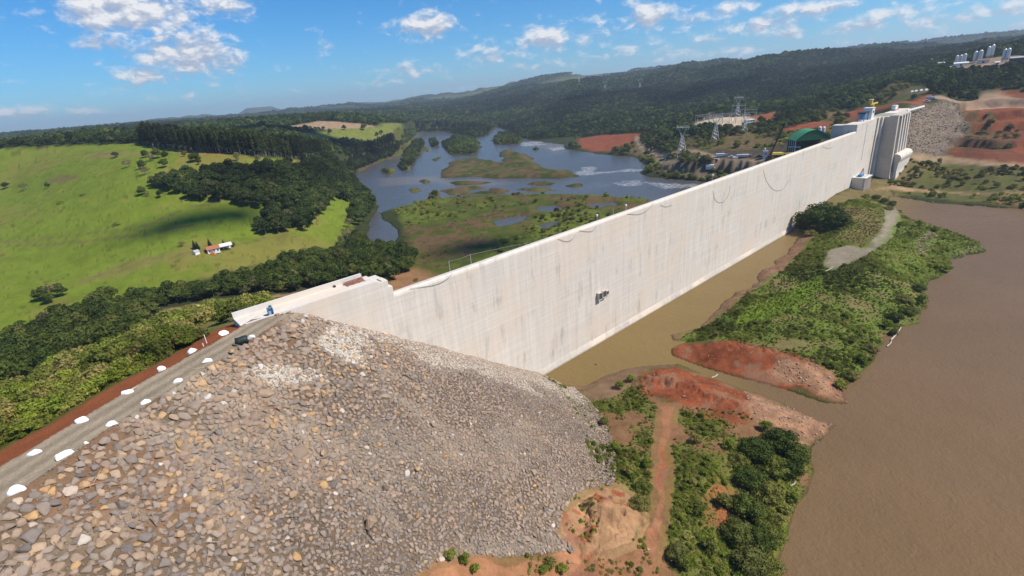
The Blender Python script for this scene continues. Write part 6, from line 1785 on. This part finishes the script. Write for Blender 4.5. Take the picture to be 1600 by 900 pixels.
for (u, v, lb) in [(523, 450, 'dark small drain box on the wing deck near the rebar'), (421, 476, 'dark small drain box on the wing deck near its start')]:
    t_ = wall_tz(u, v, -6.3)[0]; e = on_dam('drain_box', t_, -6.2, 55.9, lb, 'drain'); b = MB(); b.box(-.3, .3, -.3, .3, 0, .5, taper=.06); b.obj('body', MAT['dark_steel'], e)
# yard at the far crest
e = on_dam('blue_gantry', 372, -5, 56.0, 'dark blue gantry machine on the far crest of the dam', 'gantry'); e.scale = (.7,) * 3
b = MB()
for x_ in (-7, 7):
    for y_ in (-3, 3): b.box(x_ - .4, x_ + .4, y_ - .4, y_ + .4, 0, 8)
b.obj('legs', MAT['blue'], e); b = MB(); b.box(-8, 8, -3.6, 3.6, 8.01, 9.6); b.obj('deck', MAT['dark_steel'], e); b = MB(); b.box(-6, 0, -2, 2, 2, 7.8); b.obj('machinery', MAT['blue'], e)
e = on_dam('crest_cabin', 386, -5, 56.0, 'white cabin on the far crest of the dam beside the gantry', 'cabin'); b = MB(); b.box(-3.4, 3.4, -3, 3, 0, 8.4); b.obj('wall', MAT['white'], e); b = MB(); b.box(-3.7, 3.7, -3.3, 3.3, 8.41, 8.8); b.obj('roof', MAT['white'], e); add_win(e, 0, -3.05, 4.6, 3.2, 2.0)
e = on_dam('yellow_crane', 402, -7, 56.1, 'yellow tower crane with a level jib on the far crest', 'crane')
b = MB(); b.box(-.8, .8, -.8, .8, 0, 10); b.obj('mast', MAT['yellow'], e)
b = MB(); b.box(-8, 12, -.5, .5, 10.01, 11.2); b.obj('jib', MAT['yellow'], e); b = MB(); b.box(-8, -5.5, -1.0, 1.0, 11.21, 14); b.obj('counterweight', MAT['yellow'], e); b = MB(); b.box(-8.4, -5.1, -1.3, 1.3, 14.01, 14.5); b.obj('top_platform', MAT['white'], e)
vehicle(1432, 170, 8, 3.2, 4.5, 'truck', 'red', 'red and white truck at the far right end of the dam crest', rz=.6, xyz=(*dam_xy(470, -6), 55.9))
r = random.Random(8); NI = []
for k in range(9):
    q = dam_xy(476 + k * 5.5, 3 + .3 * k); b = MB(); b.box(-1.8, 1.8, -.6, .6, 0, 1.3, taper=.25); o = b.obj('white_block', MAT['limewash']); o.location = (q[0], q[1], max(gz(*q), 54.5)); o.rotation_euler = (0, 0, .55); NI.append((o, 'w', 'white painted blocks above the right rockfill', 'barrier', 'white blocks above the right rockfill'))
for k, (u, v) in enumerate([(1425, 143), (1431, 142), (1439, 141), (1447, 140), (1458, 139), (1464, 138), (1476, 139)]):
    q = at(u, v); b = MB(); b.box(-1.8, 1.8, -1, 1, -.2, 1.6, taper=.5); o = b.obj('white_boulder', MAT['limewash']); o.location = q; NI.append((o, 'u', 'whitewashed boulders along the upper site road under the trees', 'boulder', 'white boulders on the upper site road'))
name_rows(NI)
for k, (u, v) in enumerate([(1448, 165), (1456, 160), (1453, 158)]):
    vehicle(u, v - 4, 6, 2.6, 2.6, ['car', 'van', 'pickup'][k], 'white', ['white car parked at the right abutment', 'white van parked at the right abutment', 'white pickup parked at the right abutment'][k], xyz=at(u, v - 6))

# concrete plant with its silos
def silo(u, v, h, r, label, group, mt='metal_silo'):
    h *= .56; r *= .72; q = at(u, v); e = empty('cement_silo', q, 0, label, 'silo', group)
    b = MB(); b.lathe([(r, h * .22), (r, h * .9), (r * .25, h)], 14); b.obj('tank', MAT[mt], e)
    b = MB(); b.lathe([(r * .2, h * .06), (r * .97, h * .22)], 14)
    for k in range(4): a = k * 1.57 + .78; b.tube([(r * .8 * math.cos(a), r * .8 * math.sin(a), -1), (r * .8 * math.cos(a), r * .8 * math.sin(a), h * .24)], .25, n=5)
    b.obj('stand', MAT['steel'], e); b = MB(); b.box(-r * .5, r * .5, -r - .35, -r - .05, h * .2, h * .92); b.obj('ladder', MAT['steel'], e)
    return e


for k, (u, v, h, rad, lb) in enumerate([(1494, 97, 24, 2.6, 'leftmost white silo of the trio at the concrete plant'), (1500, 97, 24, 2.6, 'middle white silo of the trio at the concrete plant'), (1506, 96, 25, 2.8, 'right white silo of the trio at the concrete plant'),
                                        (1522, 96, 26, 2.8, 'left silo of the pair right of the trio'), (1530, 95, 27, 3.2, 'right silo of the pair right of the trio'), (1543, 87, 30, 2.6, 'left of the two tallest silos'), (1549, 86, 32, 2.8, 'right of the two tallest silos'), (1567, 94, 27, 2.6, 'left silo of the far right pair'), (1573, 94, 28, 2.8, 'right silo of the far right pair')]):
    silo(u, v, h, rad, lb, 'silos of the concrete plant')
for (u, v, L, W, H, lb, wl, rf) in [(1501, 101, 26, 9, 6, 'long white shed under the trio of silos', 'white', 'white'), (1458, 98, 14, 8, 9, 'yellowish white plant building at the far left', 'yellow', 'white'), (1472, 100, 18, 9, 9, 'white conveyor house left of the silos', 'pale_roof', 'white'), (1480, 108, 20, 6, 4, 'low white shed on the slope below the plant', 'white', 'white'), (1590, 95, 26, 14, 8, 'dark open shed with a grey roof at the far right of the plant', 'dark_steel', 'steel'), (1558, 99, 8, 4, 4, 'small white shed between the tall silos and the far pair', 'white', 'white'), (1536, 97, 20, 8, 7, 'grey brown plant building behind the silo pairs', 'pale_roof', 'rust')]:
    q = at(u, v); e = empty('plant_shed', q, facing(u, v) + .15, lb, 'shed'); L *= .6; W *= .6; H *= .6; walls(L, W, H, 1.3).obj('wall', MAT[wl], e); gable(L, W, H, 1.3, .4).obj('roof', MAT[rf], e); add_win(e, 0, -W / 2 - .05, .3, 2.2, 2, nm='door', mt='dark_steel')

# small things by the crest road
p = flat(378, 533, 56.6); e = empty('tarp_machine', (p[0], p[1], 56.0), .5, 'dark machine under a tarpaulin on the crest road beside the rocks', 'machine'); e.scale = (.85,) * 3
b = MB(); b.prism([(-.9, .35), (-1.0, 1.1), (-.55, 1.75), (.5, 1.8), (.95, 1.2), (.9, .35)], -1.4, 1.3, cuts=3)
r = random.Random(2); b.v = [(x + r.uniform(-.12, .12), y + r.uniform(-.1, .1), z + r.uniform(-.08, .08)) for x, y, z in b.v]; b.obj('tarpaulin', MAT['tarp'], e, smooth=True)
b = MB(); b.box(-1.5, 1.5, -.7, .7, .3, .42); b.tube([(1.5, 0, .36), (2.5, 0, .3)], .06, n=5); b.obj('trailer_frame', MAT['dark_steel'], e)
for sy in (-1, 1): b = MB(); b.tube([(0, sy * .8, .32), (0, sy * 1.0, .32)], .32, n=12); b.obj('wheel', MAT['black'], e)
for (u, v, h, lb) in [(323, 536, 1.9, 'tall thin white marker post on the crest road'), (318, 541, .7, 'short white stake beside the tall marker post')]:
    p = flat(u, v, 56); e = empty('marker_post', (p[0], p[1], 56), 0, lb, 'post'); b = MB(); b.tube([(0, 0, 0), (0, 0, h)], .09, n=8); b.obj('pole', MAT['white'], e); b = MB(); b.lathe([(.16, 0), (.12, .12)], 8); b.obj('foot', MAT['concrete_grey'], e)
for (u1, v1, u2, v2, r_, lb, z_) in [(1112, 590, 1122, 585, .22, 'pale driftwood log lying in the narrow channel', .12), (1392, 531, 1408, 511, .28, 'white bent driftwood log on the islet shore', .35), (1386, 541, 1393, 532, .2, 'short driftwood stick below the bent log', .3), (1234, 764, 1242, 756, .16, 'pale stick at the near water edge among shrubs', .3), (1218, 796, 1224, 788, .14, 'small pale stick lower on the near shore', .3), (1232, 706, 1240, 700, .1, 'thin twig near the stony spit', .6), (1290, 425, 1302, 418, .2, 'pale log beside the gravel pad on the islet', 5.2)]:
    a = flat(u1, v1, z_); c = flat(u2, v2, z_); zz_ = max(z_, gz(*((a + c) / 2)) + .1); m_ = (a + c) / 2
    b = MB(); b.tube([(a[0], a[1], zz_), (m_[0] + .35, m_[1] - .2, zz_ + .12), (c[0], c[1], zz_ + .05)], r_, n=6, r2=r_ * .5); b.tube([(m_[0] + .3, m_[1], zz_ + .1), (m_[0] + 1.0, m_[1] + .6, zz_ + .5)], r_ * .4, n=5, r2=.02)
    tag(b.obj('driftwood', MAT['wood']), lb, 'driftwood')

# ------------------------------------------------------------------ clouds overhead whose shade lies on pasture and woods
def cloud(u, v, a, b_, rz, alt, seed, label):
    alt = 2600
    p = on_land([(u, v)])[0]; k = (alt - p[2]) / S[2]; cx_, cy_ = p[0] + S[0] * k, p[1] + S[1] * k
    r = random.Random(seed); bm = bmesh.new()
    for k_ in range(46):
        q = r.uniform(0, 6.28); d = min(abs(r.gauss(0, .52)), 1.25); sz = (1.05 - .62 * d) * r.uniform(.22, .42)
        res = bmesh.ops.create_icosphere(bm, subdivisions=3, radius=1.0)
        ox, oy, oz = math.cos(q) * d * a, math.sin(q) * d * b_, r.uniform(0, .5) * b_ * (1.2 - d)
        for vtx in res['verts']:
            dd = vtx.co.normalized(); f = 1 + .30 * float(vnoise(np.array([dd.x * 2.3 + k_]), np.array([dd.y * 2.3 + dd.z * 1.9]), seed)[0])
            vtx.co = Vector((ox + dd.x * a * sz * f, oy + dd.y * (a * .35 + b_ * .65) * sz * f, oz + dd.z * b_ * .55 * sz * 2 * f))
    for f in bm.faces: f.smooth = True
    me = bpy.data.meshes.new('cloud'); bm.to_mesh(me); bm.free(); me.materials.append(CLOUD)
    o = bpy.data.objects.new('cloud', me); C.objects.link(o); o.location = (cx_, cy_, alt); o.rotation_euler = (0, 0, rz); tag(o, label, 'cloud', kind='structure')


CLOUD, t_, b_ = new_mat('cloud'); b_.inputs['Base Color'].default_value = (.9, .9, .92, 1); b_.inputs['Roughness'].default_value = 1
cloud(320, 345, 50, 18, .75, 900, 3, 'small cumulus cloud overhead, outside the photograph')
cloud(470, 207, 190, 60, .2, 900, 5, 'cumulus cloud shading the hill field')
cloud(1150, 130, 230, 90, .4, 900, 6, 'cumulus cloud shading the far hillside')
cloud(900, 160, 120, 60, .9, 900, 9, 'cumulus cloud shading the hillside over the river')
cloud(760, 385, 40, 18, .2, 900, 7, 'little cumulus cloud shading the marsh')

# ------------------------------------------------------------------ air
hm = bpy.data.materials.new('haze'); hm.use_nodes = True; t = NT(hm.node_tree); t.n.clear()
pv = t.node('ShaderNodeVolumePrincipled', {'Color': (.74, .87, 1.0), 'Density': 0.000095, 'Anisotropy': .2})
ho = t.node('ShaderNodeOutputMaterial'); t.l.new(pv.outputs[0], ho.inputs['Volume'])
b = MB(); b.box(-16200, 16200, -16200, 16200, -8, 420); hz_o = b.obj('haze', hm); tag(hz_o, 'thin blue haze filling the valley air', 'haze', kind='stuff')
print('objects', len(scene.objects))

for o in scene.objects:
    if len(str(o.get('label', '')).split()) > 16: print('LONG', o.name, o['label'])
